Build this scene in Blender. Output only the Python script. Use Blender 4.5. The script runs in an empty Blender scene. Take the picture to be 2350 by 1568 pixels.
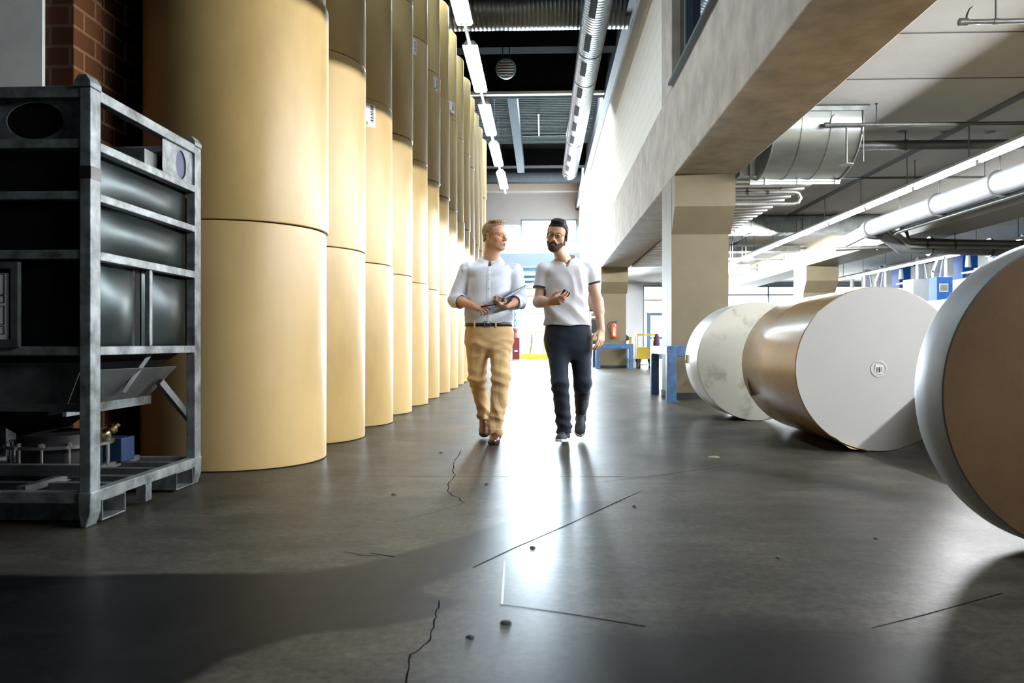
import bpy, math, random
import numpy as np
from mathutils import Vector, Matrix
random.seed(7)
S = bpy.context.scene
COL = S.collection

# ---------------------------------------------------------------- camera, sky, exposure
H = 0.81                       # camera height above the floor
YAW = math.atan(68 / 1828)     # the lens looks slightly left of the corridor's axis
cam_d = bpy.data.cameras.new('camera')
cam_d.sensor_width = 36.0
cam_d.lens = 36.0 * 1828 / 2350
cam_d.clip_start = 0.05
cam_d.clip_end = 300
cam_d.dof.use_dof = True
cam_d.dof.focus_distance = 6.4
cam_d.dof.aperture_fstop = 5.0
cam = bpy.data.objects.new('camera', cam_d)
COL.objects.link(cam)
cam.location = (0, 0, H)
cam.rotation_euler = (math.radians(90) + math.atan(3 / 1828), 0, YAW)
S.camera = cam

W = bpy.data.worlds.new('sky')
S.world = W
W.use_nodes = True
W.node_tree.nodes['Background'].inputs[0].default_value = (0.80, 0.90, 1.0, 1)
W.node_tree.nodes['Background'].inputs[1].default_value = 4.0

S.view_settings.view_transform = 'Standard'
S.view_settings.look = 'None'
S.view_settings.gamma = 1.0
S.view_settings.use_curve_mapping = False
S.view_settings.exposure = 0.25
S.cycles.max_bounces = 8
S.cycles.diffuse_bounces = 4
S.cycles.glossy_bounces = 4
S.cycles.transmission_bounces = 6
S.cycles.transparent_max_bounces = 8
S.cycles.sample_clamp_indirect = 6.0
S.cycles.use_denoising = True
S.cycles.caustics_reflective = False
S.cycles.caustics_refractive = False

def daylight(name, loc, rot, sx, sy, power, color):
    d = bpy.data.lights.new(name, 'AREA')
    d.shape = 'RECTANGLE'; d.size = sx; d.size_y = sy; d.energy = power; d.color = color
    o = bpy.data.objects.new(name, d); COL.objects.link(o)
    o.location = loc; o.rotation_euler = rot
    return o
HALF = math.pi / 2
# daylight entering through the glazing of the end walls and through added, unseen roof openings
daylight('daylight_upper_window', (0.37, 41.6, 6.1), (-HALF, 0, 0), 2.8, 1.6, 1400, (0.86, 0.93, 1))
daylight('daylight_gate', (0.3, 41.6, 2.3), (-HALF, 0, 0), 2.7, 4.2, 13000, (0.74, 0.87, 1))
daylight('daylight_hall_window', (11.0, 41.6, 1.8), (-HALF, 0, 0), 13.0, 2.6, 2400, (0.9, 0.95, 1))
daylight('added_rooflight', (-0.05, 24.2, 9.3), (0, 0, 0), 2.9, 3.0, 2600, (0.86, 0.95, 1))  # unseen roof opening put in to light the far floor
daylight('added_rooflight', (0.0, 35.1, 9.3), (0, 0, 0), 3.4, 2.0, 6000, (0.86, 0.95, 1))  # second unseen opening, added to brighten the far wall

# ---------------------------------------------------------------- pixel helpers (2350 x 1568 frame)
F = 1828.0
CY, SY = math.cos(YAW), math.sin(YAW)
def at(px, py, y):             # point where the sight line meets the plane Y = y
    k = (px - 1175) / F
    d = y / (k * SY + CY); r = k * d
    return Vector((r * CY - d * SY, y, H - (py - 787) * d / F))
def atx(px, py, x):
    k = (px - 1175) / F
    d = x / (k * CY - SY); r = k * d
    return Vector((x, r * SY + d * CY, H - (py - 787) * d / F))
def atz(px, py, z):
    d = F * (H - z) / (py - 787); r = (px - 1175) * d / F
    return Vector((r * CY - d * SY, r * SY + d * CY, z))
def pxm(y):                    # metres per pixel at depth y
    return y / F

# ---------------------------------------------------------------- materials
def mat(name, col, rough=0.5, metal=0.0, spec=0.5, var=0.0, vscale=6.0, bump=0.0, bscale=40.0, emit=None, estr=0.0,
        stretch=(1, 1, 1), dark=None, coat=0.0, detail=5.0, rvar=0.0, ramp=(0.32, 0.66)):
    m = bpy.data.materials.new(name); m.use_nodes = True
    nt = m.node_tree; p = nt.nodes['Principled BSDF']
    p.inputs['Base Color'].default_value = (*col, 1)
    p.inputs['Roughness'].default_value = rough
    p.inputs['Metallic'].default_value = metal
    p.inputs['Specular IOR Level'].default_value = spec
    p.inputs['Coat Weight'].default_value = coat
    p.inputs['Coat Roughness'].default_value = 0.15
    if emit:
        p.inputs['Emission Color'].default_value = (*emit, 1)
        p.inputs['Emission Strength'].default_value = estr
    if var or bump or rvar:
        tc = nt.nodes.new('ShaderNodeTexCoord')
        mp = nt.nodes.new('ShaderNodeMapping'); mp.inputs['Scale'].default_value = stretch
        nt.links.new(tc.outputs['Object'], mp.inputs[0])
    if var:
        n = nt.nodes.new('ShaderNodeTexNoise'); n.inputs['Scale'].default_value = vscale
        n.inputs['Detail'].default_value = detail; n.inputs['Roughness'].default_value = 0.62
        nt.links.new(mp.outputs[0], n.inputs['Vector'])
        r = nt.nodes.new('ShaderNodeValToRGB')
        lo = dark or tuple(c * (1 - var) for c in col); hi = tuple(min(1, c * (1 + var * 0.5)) for c in col)
        r.color_ramp.elements[0].position = ramp[0]; r.color_ramp.elements[0].color = (*lo, 1)
        r.color_ramp.elements[1].position = ramp[1]; r.color_ramp.elements[1].color = (*hi, 1)
        nt.links.new(n.outputs['Fac'], r.inputs[0])
        nt.links.new(r.outputs[0], p.inputs['Base Color'])
        if rvar:
            q = nt.nodes.new('ShaderNodeMapRange')
            q.inputs[3].default_value = max(0.02, rough - rvar); q.inputs[4].default_value = min(1, rough + rvar)
            nt.links.new(n.outputs['Fac'], q.inputs[0]); nt.links.new(q.outputs[0], p.inputs['Roughness'])
    if bump:
        n2 = nt.nodes.new('ShaderNodeTexNoise'); n2.inputs['Scale'].default_value = bscale; n2.inputs['Detail'].default_value = 6
        nt.links.new(mp.outputs[0], n2.inputs['Vector'])
        b = nt.nodes.new('ShaderNodeBump'); b.inputs['Strength'].default_value = bump; b.inputs['Distance'].default_value = 0.01
        nt.links.new(n2.outputs['Fac'], b.inputs['Height']); nt.links.new(b.outputs[0], p.inputs['Normal'])
    return m

M = {}
M['kraft'] = mat('kraft_paper', (0.52, 0.372, 0.155), 0.42, spec=0.45, var=0.10, vscale=3, stretch=(1, 1, 0.5), bump=0.03, bscale=90)
M['kraft2'] = mat('kraft_paper_pale', (0.55, 0.40, 0.18), 0.42, spec=0.45, var=0.10, vscale=2.5, stretch=(1, 1, 0.4), bump=0.03, bscale=90)
M['kraft3'] = mat('kraft_paper_ochre', (0.50, 0.355, 0.14), 0.40, spec=0.45, var=0.12, vscale=3.5, stretch=(1, 1, 0.4), bump=0.03, bscale=90)
M['kraft_dark'] = mat('kraft_paper_brown', (0.19, 0.115, 0.055), 0.38, spec=0.5, var=0.25, vscale=2.2, bump=0.05, bscale=60)
M['kraft_gloss'] = mat('kraft_wrapper_shiny', (0.40, 0.25, 0.095), 0.22, spec=0.6, var=0.18, vscale=2.0, stretch=(1, 1, 1), bump=0.04, bscale=14)
M['paper_end'] = mat('paper_roll_end', (0.57, 0.57, 0.55), 0.75, spec=0.2, var=0.03, vscale=2)
M['paper_stained'] = mat('stained_roll_end', (0.57, 0.57, 0.50), 0.7, spec=0.2, var=0.05, vscale=2.6, dark=(0.17, 0.18, 0.11), detail=10, ramp=(0.27, 0.47))
M['paper_white'] = mat('white_wrapper', (0.66, 0.66, 0.66), 0.3, spec=0.5, var=0.05, bump=0.03, bscale=20)
M['paper_rim'] = mat('grey_white_wrapper', (0.34, 0.34, 0.34), 0.45, spec=0.3, var=0.05)
M['core_plug'] = mat('core_plug', (0.60, 0.62, 0.60), 0.5, var=0.08)
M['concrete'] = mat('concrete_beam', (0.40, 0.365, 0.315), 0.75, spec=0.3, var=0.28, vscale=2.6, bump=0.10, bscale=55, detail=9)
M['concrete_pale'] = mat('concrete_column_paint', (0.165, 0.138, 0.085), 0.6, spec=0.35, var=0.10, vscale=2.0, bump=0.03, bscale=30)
M['slab'] = mat('ceiling_slab', (0.40, 0.40, 0.38), 0.8, spec=0.2, var=0.12, vscale=0.8, bump=0.02)
M['joint'] = mat('dark_joint', (0.05, 0.055, 0.055), 0.7)
M['galv'] = mat('galvanised_sheet', (0.50, 0.54, 0.52), 0.34, metal=1.0, var=0.25, vscale=2.0, stretch=(.5, 2, 2), bump=0.02, bscale=3, rvar=0.04, detail=3)
M['galv_dull'] = mat('galvanised_dull', (0.42, 0.45, 0.44), 0.42, metal=0.9, var=0.35, vscale=5, rvar=0.1)
M['spiral'] = mat('spiral_duct_metal', (0.25, 0.28, 0.31), 0.34, metal=1.0, var=0.15, vscale=4)
M['spiral_dark'] = mat('dull_spiral_metal', (0.16, 0.18, 0.19), 0.35, metal=1.0, var=0.2)
M['machine_white'] = mat('machine_white', (0.36, 0.39, 0.41), 0.5, var=0.06)
M['pipe_dark'] = mat('pipe_dark', (0.10, 0.105, 0.10), 0.45, metal=0.6, var=0.3, vscale=5)
M['pipe_grey'] = mat('pipe_grey', (0.36, 0.37, 0.35), 0.40, metal=0.7, var=0.2, vscale=5)
M['pipe_silver'] = mat('pipe_silver', (0.26, 0.28, 0.30), 0.44, metal=0.8, var=0.15, vscale=4)
M['white_paint'] = mat('white_paint', (0.74, 0.75, 0.75), 0.55, var=0.05)
M['offwhite'] = mat('offwhite_block', (0.72, 0.71, 0.66), 0.75, spec=0.25, var=0.06)
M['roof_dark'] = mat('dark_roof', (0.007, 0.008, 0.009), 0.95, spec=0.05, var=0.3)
M['steel_dark'] = mat('dark_steel', (0.020, 0.024, 0.028), 0.6, spec=0.2, var=0.3)
M['steel_blue'] = mat('blue_grey_steel', (0.060, 0.080, 0.098), 0.75, spec=0.2, var=0.05)
M['panel'] = mat('wall_panel', (0.74, 0.77, 0.81), 0.55, var=0.04, vscale=0.5)
M['deck'] = mat('lit_roof_deck', (0.055, 0.072, 0.072), 0.9, spec=0.1, var=0.15)
M['girder_blue'] = mat('blue_grey_girder', (0.035, 0.05, 0.065), 0.85, spec=0.1, var=0.2)
M['tube_far'] = mat('far_fluorescent_tube', (0.9, 0.9, 0.9), 0.4, emit=(0.97, 0.98, 1.0), estr=110.0)
M['black'] = mat('black_plastic', (0.012, 0.012, 0.014), 0.4)
M['black_matt'] = mat('black_void', (0.006, 0.006, 0.007), 0.9, spec=0.1)
M['frame_metal'] = mat('worn_grey_paint', (0.215, 0.245, 0.255), 0.45, metal=0.35, var=0.55, vscale=9, dark=(0.06, 0.068, 0.072), detail=9, bump=0.05)
M['frame_dull'] = mat('dull_grey_steel', (0.13, 0.145, 0.15), 0.45, metal=0.5, var=0.4, vscale=8)
M['tank'] = mat('dark_tank_sheet', (0.035, 0.052, 0.055), 0.33, metal=0.75, var=0.35, vscale=3, bump=0.22, bscale=2.2)
M['tank_black'] = mat('black_liner', (0.006, 0.007, 0.009), 0.6, spec=0.15)
M['chrome'] = mat('bright_bolt_metal', (0.7, 0.7, 0.66), 0.2, metal=1.0)
M['brass'] = mat('brass_fitting', (0.62, 0.48, 0.22), 0.25, metal=1.0)
M['navy'] = mat('navy_paint', (0.015, 0.035, 0.10), 0.4)
M['guard_blue'] = mat('blue_steel_guard', (0.045, 0.115, 0.25), 0.45, var=0.3, vscale=7, dark=(0.025, 0.06, 0.13))
M['machine_blue'] = mat('blue_machine', (0.01, 0.10, 0.38), 0.4, var=0.15)
M['machine_grey'] = mat('grey_machine_panel', (0.16, 0.19, 0.18), 0.5, var=0.1)
M['yellow'] = mat('yellow_paint', (0.42, 0.31, 0.008), 0.45, var=0.1)
M['amber'] = mat('amber_paint', (0.45, 0.24, 0.01), 0.45, var=0.1)
M['red'] = mat('dark_red_paint', (0.09, 0.008, 0.012), 0.4, var=0.15)
M['ext_red'] = mat('extinguisher_red', (0.75, 0.07, 0.02), 0.3, spec=0.6)
M['purple'] = mat('purple_cloth', (0.05, 0.014, 0.04), 0.85, var=0.2, bump=0.2)
M['label'] = mat('white_label', (0.80, 0.81, 0.82), 0.6)
M['ink'] = mat('black_ink', (0.02, 0.02, 0.025), 0.7)
M['green'] = mat('green_print', (0.10, 0.36, 0.08), 0.6)
M['rubber'] = mat('black_rubber', (0.015, 0.015, 0.016), 0.75)
M['tube'] = mat('fluorescent_tube', (0.9, 0.9, 0.9), 0.4, emit=(0.72, 0.87, 1.0), estr=46.0)
M['tube_hall'] = mat('hall_fluorescent_tube', (0.9, 0.9, 0.9), 0.4, emit=(0.97, 0.98, 1.0), estr=700.0)
M['lamp_white'] = mat('lamp_housing', (0.75, 0.76, 0.74), 0.4)
def glass_mat(name, tint, rough=0.02):
    m = bpy.data.materials.new(name); m.use_nodes = True
    nt = m.node_tree; nt.nodes.remove(nt.nodes['Principled BSDF'])
    g = nt.nodes.new('ShaderNodeBsdfGlossy'); g.inputs['Roughness'].default_value = rough
    t = nt.nodes.new('ShaderNodeBsdfTransparent'); t.inputs[0].default_value = (*tint, 1)
    f = nt.nodes.new('ShaderNodeFresnel'); f.inputs['IOR'].default_value = 1.45
    x = nt.nodes.new('ShaderNodeMixShader')
    nt.links.new(f.outputs[0], x.inputs[0]); nt.links.new(t.outputs[0], x.inputs[1]); nt.links.new(g.outputs[0], x.inputs[2])
    nt.links.new(x.outputs[0], nt.nodes['Material Output'].inputs[0])
    return m
M['glass'] = glass_mat('window_glass', (0.96, 0.98, 0.98))
M['dark_glass'] = mat('dark_window_glass', (0.01, 0.012, 0.016), 0.05, spec=0.6)

# ---------------------------------------------------------------- mesh builder
ORG = {}
SPLIT = {'roll_end', 'hanger_rod', 'suspension_wire', 'clip', 'lamp_holder', 'seam', 'angled_beam', 'brace', 'inner_bracket', 'housing', 'under_girders', 'louvre', 'outlet_slot', 'flange'}
class MB:
    def __init__(s): s.v = []; s.f = []; s.mi = []; s.m = 0
    def _add(s, vs, fs):
        n = len(s.v); s.v += [tuple(v) for v in vs]
        for f in fs: s.f.append(tuple(i + n for i in f)); s.mi.append(s.m)
        return s
    def box(s, x0, x1, y0, y1, z0, z1):
        e = 0.0002 + (len(s.v) // 8 % 6) * 0.00015          # no two bars of a frame share a plane
        x0 -= e; x1 += e; y0 -= e; y1 += e; z0 -= e; z1 += e
        vs = [(x, y, z) for z in (z0, z1) for y in (y0, y1) for x in (x0, x1)]
        return s._add(vs, [(0, 2, 3, 1), (4, 5, 7, 6), (0, 1, 5, 4), (2, 6, 7, 3), (0, 4, 6, 2), (1, 3, 7, 5)])
    def obox(s, c, size, R=None):
        R = R or Matrix.Identity(3); c = Vector(c)
        hx, hy, hz = [q / 2 for q in size]
        vs = [c + R @ Vector((x, y, z)) for z in (-hz, hz) for y in (-hy, hy) for x in (-hx, hx)]
        return s._add(vs, [(0, 2, 3, 1), (4, 5, 7, 6), (0, 1, 5, 4), (2, 6, 7, 3), (0, 4, 6, 2), (1, 3, 7, 5)])
    def bar(s, a, b, w, h, up=(0, 0, 1)):
        a = Vector(a); b = Vector(b); d = (b - a); L = d.length; d.normalize()
        up = Vector(up)
        if abs(d.dot(up)) > 0.98: up = Vector((0, 1, 0))
        x = up.cross(d).normalized(); z = d.cross(x)
        R = Matrix((x, d, z)).transposed()
        return s.obox((a + b) / 2, (w, L, h), R)
    def tube(s, path, r, n=12, caps=True):
        P = [Vector(p) for p in path]; N = len(P)
        rr = r if isinstance(r, (list, tuple)) else [r] * N
        vs = []; t0 = (P[1] - P[0]).normalized()
        ref = Vector((0, 0, 1)) if abs(t0.z) < 0.9 else Vector((1, 0, 0))
        x = ref.cross(t0).normalized()
        for i in range(N):
            t = ((P[i] - P[i - 1]).normalized() if i else t0) + ((P[i + 1] - P[i]).normalized() if i < N - 1 else Vector())
            t.normalize()
            x = (x - t * x.dot(t)).normalized(); y = t.cross(x)
            for k in range(n):
                a = 2 * math.pi * k / n
                vs.append(P[i] + (x * math.cos(a) + y * math.sin(a)) * rr[i])
        fs = []
        for i in range(N - 1):
            for k in range(n):
                k2 = (k + 1) % n
                fs.append((i * n + k, i * n + k2, (i + 1) * n + k2, (i + 1) * n + k))
        if caps:
            fs.append(tuple(range(n))[::-1]); fs.append(tuple(range((N - 1) * n, N * n)))
        return s._add(vs, fs)
    def cyl(s, a, b, r, r2=None, n=24, caps=True):
        return s.tube([a, b], [r, r if r2 is None else r2], n, caps)
    def lathe(s, prof, n=32, T=None, a0=0.0, a1=2 * math.pi):
        full = abs(a1 - a0 - 2 * math.pi) < 1e-6
        cols = n if full else n + 1
        vs = []
        for (r, z) in prof:
            for k in range(cols):
                a = a0 + (a1 - a0) * k / n
                p = Vector((r * math.cos(a), r * math.sin(a), z))
                vs.append(T @ p if T else p)
        fs = []
        for i in range(len(prof) - 1):
            for k in range(n):
                k2 = (k + 1) % cols
                fs.append((i * cols + k, i * cols + k2, (i + 1) * cols + k2, (i + 1) * cols + k))
        return s._add(vs, fs)
    def prism(s, poly, vec):       # closed polygon (3-D points) swept along vec
        n = len(poly); vec = Vector(vec)
        vs = [Vector(p) for p in poly] + [Vector(p) + vec for p in poly]
        fs = [tuple(range(n))[::-1], tuple(range(n, 2 * n))] + [(i, (i + 1) % n, n + (i + 1) % n, n + i) for i in range(n)]
        return s._add(vs, fs)
    def quad(s, *p): return s._add(p, [tuple(range(len(p)))])
    def grid(s, fn, nu, nv):
        vs = [fn(i / nu, j / nv) for j in range(nv + 1) for i in range(nu + 1)]
        fs = [(j * (nu + 1) + i, j * (nu + 1) + i + 1, (j + 1) * (nu + 1) + i + 1, (j + 1) * (nu + 1) + i) for j in range(nv) for i in range(nu)]
        return s._add(vs, fs)
    def pieces(s):             # connected pieces as separate builders
        par = list(range(len(s.v)))
        def find(i):
            while par[i] != i: par[i] = par[par[i]]; i = par[i]
            return i
        for f in s.f:
            for i in f[1:]: par[find(i)] = find(f[0])
        out = {}
        for f, mi in zip(s.f, s.mi): out.setdefault(find(f[0]), []).append((f, mi))
        res = []
        for fs in out.values():
            b = MB(); ids = {}
            for f, mi in fs:
                b.f.append(tuple(ids.setdefault(i, len(ids)) for i in f)); b.mi.append(mi)
            b.v = [s.v[i] for i in ids]; res.append(b)
        return res
    def build(s, name, mats, parent=None, smooth=None, bevel=0.0, org=None, fix=True):
        if name in SPLIT and parent is not None:
            ps = s.pieces()
            if len(ps) > 1:
                for b in ps[1:]: b.build(name, mats, parent, smooth, bevel, org, fix)
                s = ps[0]
        if parent is not None: o0 = ORG[parent.name]
        elif org is not None: o0 = Vector(org)
        else:
            A = np.array(s.v); o0 = Vector(((A[:, 0].min() + A[:, 0].max()) / 2, (A[:, 1].min() + A[:, 1].max()) / 2, A[:, 2].min()))
        me = bpy.data.meshes.new(name)
        me.from_pydata([(v[0] - o0[0], v[1] - o0[1], v[2] - o0[2]) for v in s.v], [], s.f)
        mats = mats if isinstance(mats, (list, tuple)) else [mats]
        for m in mats: me.materials.append(m)
        if len(mats) > 1: me.polygons.foreach_set('material_index', s.mi)
        if fix:
            import bmesh
            bm = bmesh.new(); bm.from_mesh(me); bmesh.ops.recalc_face_normals(bm, faces=bm.faces); bm.to_mesh(me); bm.free()
        if smooth:
            me.polygons.foreach_set('use_smooth', [True] * len(me.polygons))
            me.set_sharp_from_angle(angle=math.radians(smooth))
        me.update()
        o = bpy.data.objects.new(name, me); COL.objects.link(o)
        if parent is not None: o.parent = parent
        else: o.location = o0
        ORG[o.name] = Vector(o0)
        if bevel:
            b = o.modifiers.new('bevel', 'BEVEL'); b.width = bevel; b.segments = 2; b.limit_method = 'ANGLE'
        return o
def tag(o, label=None, cat=None, group=None, kind=None):
    if label: o['label'] = label
    if cat: o['category'] = cat
    if group: o['group'] = group
    if kind: o['kind'] = kind
    return o
def thing(name, label, cat, loc, group=None):
    o = bpy.data.objects.new(name, None); COL.objects.link(o); o.location = loc
    o.empty_display_size = 0.1
    ORG[o.name] = Vector(loc)
    return tag(o, label, cat, group)
def struct(o, label=None, cat=None): return tag(o, label, cat, None, 'structure')
def dup(root, loc, rotz=0.0, label=None, group=None, skip=()):
    r = root.copy(); COL.objects.link(r); r.location = loc; r.rotation_euler = (0, 0, rotz)
    ORG[r.name] = Vector(loc)
    if label: r['label'] = label
    if group: r['group'] = group
    for ch in root.children:
        if ch.name.split('.')[0] in skip: continue
        c = ch.copy(); COL.objects.link(c); c.parent = r; ORG[c.name] = Vector(loc)
        for g in ch.children:
            d = g.copy(); COL.objects.link(d); d.parent = c
    return r
ORD = ['first', 'second', 'third', 'fourth', 'fifth', 'sixth', 'seventh', 'eighth', 'ninth', 'tenth', 'eleventh', 'twelfth', 'thirteenth', 'fourteenth']
def arc(c, r, a0, a1, n, u, v):   # points on an arc in the plane of unit vectors u, v
    c = Vector(c); u = Vector(u); v = Vector(v)
    return [c + u * (r * math.cos(a0 + (a1 - a0) * i / n)) + v * (r * math.sin(a0 + (a1 - a0) * i / n)) for i in range(n + 1)]
# ================================================================ SETTING
def np_mesh(name, V, Q, mats, smooth=True, attrs=None):
    me = bpy.data.meshes.new(name)
    V = np.asarray(V, np.float32); Q = np.asarray(Q, np.int32)
    me.vertices.add(len(V)); me.vertices.foreach_set('co', V.ravel())
    me.loops.add(Q.size); me.loops.foreach_set('vertex_index', Q.ravel())
    me.polygons.add(len(Q)); me.polygons.foreach_set('loop_start', np.arange(0, Q.size, Q.shape[1], dtype=np.int32))
    me.polygons.foreach_set('loop_total', np.full(len(Q), Q.shape[1], np.int32))
    for m in (mats if isinstance(mats, (list, tuple)) else [mats]): me.materials.append(m)
    if smooth: me.polygons.foreach_set('use_smooth', np.ones(len(Q), bool))
    for k, a in (attrs or {}).items():
        if a.ndim == 1:
            t = me.attributes.new(k, 'FLOAT', 'POINT'); t.data.foreach_set('value', a.astype(np.float32))
        else:
            t = me.attributes.new(k, 'FLOAT_COLOR', 'POINT')
            t.data.foreach_set('color', np.c_[a, np.ones(len(a))].astype(np.float32).ravel())
    me.update(calc_edges=True); me.validate()
    return me

def poly_sd(P, poly):          # signed distance (negative inside) of 2-D points to a polygon
    A = np.array(poly, float); B = np.roll(A, -1, 0)
    best = np.full(len(P), 1e9); ins = np.zeros(len(P), bool)
    for a, b in zip(A, B):
        e = b - a; w = P - a
        t = np.clip((w @ e) / (e @ e), 0, 1)
        best = np.minimum(best, np.linalg.norm(w - t[:, None] * e, axis=1))
        c = (a[1] > P[:, 1]) != (b[1] > P[:, 1])
        with np.errstate(divide='ignore', invalid='ignore'):
            ins ^= c & (P[:, 0] < (b[0] - a[0]) * (P[:, 1] - a[1]) / (b[1] - a[1]) + a[0])
    return np.where(ins, -best, best)

def build_floor():
    xs = np.unique(np.round(np.concatenate([np.arange(-6, -3, 0.5), np.arange(-3, 4.5, 0.022), np.arange(4.5, 24.1, 1.0)]), 4))
    ys = np.unique(np.round(np.concatenate([np.arange(-6, 1.2, 0.6), np.arange(1.2, 6, 0.022), np.arange(6, 13, 0.06), np.arange(13, 60, 1.5)]), 4))
    X, Y = np.meshgrid(xs, ys); V = np.c_[X.ravel(), Y.ravel(), np.zeros(X.size)]
    nx, ny = len(xs), len(ys)
    i = np.arange(nx - 1); j = np.arange(ny - 1); I, J = np.meshgrid(i, j); b = (J * nx + I).ravel()
    Q = np.c_[b, b + 1, b + nx + 1, b + nx]
    P = V[:, :2]
    fl = lambda pts: [tuple(atz(px, py, 0)[:2]) for px, py in pts]
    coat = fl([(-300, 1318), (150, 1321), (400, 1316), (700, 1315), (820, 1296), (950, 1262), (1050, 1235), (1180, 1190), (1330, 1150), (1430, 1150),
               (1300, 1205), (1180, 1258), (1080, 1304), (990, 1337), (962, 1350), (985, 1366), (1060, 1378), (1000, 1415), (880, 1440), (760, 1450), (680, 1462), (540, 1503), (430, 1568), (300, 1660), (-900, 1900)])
    tyre_and_shadow = fl([(1480, 1045), (1690, 1063), (1800, 1078), (2000, 1112), (2300, 1182), (2250, 1190), (1990, 1136), (1800, 1105), (1680, 1085), (1500, 1060)])  # tyre marks, with the lying roll's cast shadow painted in
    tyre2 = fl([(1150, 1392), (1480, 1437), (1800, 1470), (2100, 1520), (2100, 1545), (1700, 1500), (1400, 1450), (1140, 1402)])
    corner = fl([(1330, 1428), (1480, 1440), (1700, 1432), (1950, 1446), (2160, 1480), (2230, 1568), (2400, 1900), (1000, 1900), (1240, 1568), (1290, 1480)])  # foreground shade painted into the floor colour
    patch = fl([(860, 1052), (885, 1046), (915, 1050), (912, 1060), (890, 1068), (862, 1064)])
    w = np.zeros(len(P))  # darkening mask: coating and tyre marks plus painted shade
    for poly, soft, amp in ((coat, 0.016, 1.0), (tyre_and_shadow, 0.12, 0.7), (tyre2, 0.1, 0.6), (patch, 0.05, 0.8), (corner, 0.10, 0.95)):
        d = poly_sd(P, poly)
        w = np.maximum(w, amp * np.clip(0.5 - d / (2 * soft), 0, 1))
    n0 = len(V); Vx = [V]; Qx = [Q]; mi = [np.zeros(len(Q), np.int32)]
    wx = [w]
    def strip(pts, wid, m):
        nonlocal n0
        pts = [np.array(atz(px, py, 0)[:2]) for px, py in pts]
        vs = []
        for k, p in enumerate(pts):
            t = pts[min(k + 1, len(pts) - 1)] - pts[max(k - 1, 0)]; t = t / np.linalg.norm(t)
            nrm = np.array([-t[1], t[0]]); h = 0.95 * wid * (0.5 + 0.5 * ((k * 7919) % 5) / 5) / 2
            vs += [[*(p + nrm * h), 0.0006], [*(p - nrm * h), 0.0006]]
        q = [[n0 + 2 * k, n0 + 2 * k + 1, n0 + 2 * k + 3, n0 + 2 * k + 2] for k in range(len(pts) - 1)]
        Vx.append(np.array(vs)); Qx.append(np.array(q)); mi.append(np.full(len(q), m, np.int32)); wx.append(np.zeros(len(vs))); n0 += len(vs)
    jit = lambda pts, a=3: [(x + random.uniform(-a, a), y + random.uniform(-a, a) * .6) for (x0, y0), (x1, y1) in zip(pts, pts[1:]) for t in (0, .25, .5, .75) for x, y in [(x0 + (x1 - x0) * t, y0 + (y1 - y0) * t)]] + [pts[-1]]
    strip(jit([(1058, 1035), (1044, 1062), (1040, 1085), (1043, 1096), (1031, 1108), (1028, 1130), (1046, 1141), (1066, 1153)]), 0.007, 1)
    strip(jit([(1068, 1152), (1050, 1160), (1000, 1174), (960, 1186), (905, 1198)], 2), 0.004, 1)
    strip(jit([(1010, 1378), (1000, 1410), (996, 1440), (982, 1474), (942, 1503), (940, 1535), (930, 1590)]), 0.006, 1)
    strip([(640, 1092), (900, 1093), (1045, 1094)], 0.006, 1); strip([(1045, 1094), (1430, 1094)], 0.012, 1)
    strip([(1470, 1128), (1430, 1146), (1300, 1206), (1180, 1258), (1085, 1303)], 0.008, 1)
    strip([(1145, 1387), (1300, 1408), (1480, 1438)], 0.008, 1)
    strip([(1158, 1288), (1155, 1340), (1152, 1388)], 0.009, 2)
    strip([(2000, 1442), (2120, 1412), (2300, 1362)], 0.008, 1)
    strip([(1370, 1108), (1520, 1090), (1700, 1066)], 0.006, 1); strip([(1500, 985), (1640, 975), (1720, 972)], 0.008, 1)
    strip([(850, 1270), (905, 1278)], 0.012, 1); strip([(790, 1266), (830, 1275), (870, 1276)], 0.006, 1)
    V = np.vstack(Vx); Q = np.vstack(Qx); MI = np.concatenate(mi)
    m = bpy.data.materials.new('polished_concrete_floor'); m.use_nodes = True
    nt = m.node_tree; p = nt.nodes['Principled BSDF']; N = nt.nodes.new; L = nt.links.new
    tc = N('ShaderNodeTexCoord')
    def noise(sc, det=6, rough=.6, stretch=(1, 1, 1)):
        mp = N('ShaderNodeMapping'); mp.inputs['Scale'].default_value = stretch
        L(tc.outputs['Object'], mp.inputs[0]); n = N('ShaderNodeTexNoise')
        n.inputs['Scale'].default_value = sc; n.inputs['Detail'].default_value = det; n.inputs['Roughness'].default_value = rough
        L(mp.outputs[0], n.inputs['Vector']); return n.outputs['Fac']
    def ramp(f, a, b, c0, c1):
        r = N('ShaderNodeValToRGB'); r.color_ramp.elements[0].position = a; r.color_ramp.elements[1].position = b
        r.color_ramp.elements[0].color = (*c0, 1); r.color_ramp.elements[1].color = (*c1, 1); L(f, r.inputs[0]); return r.outputs[0]
    def mix(f, a, b, mode='MIX'):
        x = N('ShaderNodeMix'); x.data_type = 'RGBA'; x.blend_type = mode
        if isinstance(f, float): x.inputs[0].default_value = f
        else: L(f, x.inputs[0])
        L(a, x.inputs[6]); L(b, x.inputs[7]); return x.outputs[2]
    at_ = N('ShaderNodeAttribute'); at_.attribute_name = 'wear_and_shade'
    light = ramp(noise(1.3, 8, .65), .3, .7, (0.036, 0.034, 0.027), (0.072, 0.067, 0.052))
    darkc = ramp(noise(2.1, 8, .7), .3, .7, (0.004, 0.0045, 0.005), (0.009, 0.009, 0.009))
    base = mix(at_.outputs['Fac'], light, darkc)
    fine = ramp(noise(30, 6, .75), .36, .62, (0.48, 0.48, 0.48), (1.2, 1.2, 1.2))
    base = mix(1.0, base, fine, 'MULTIPLY')
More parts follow.
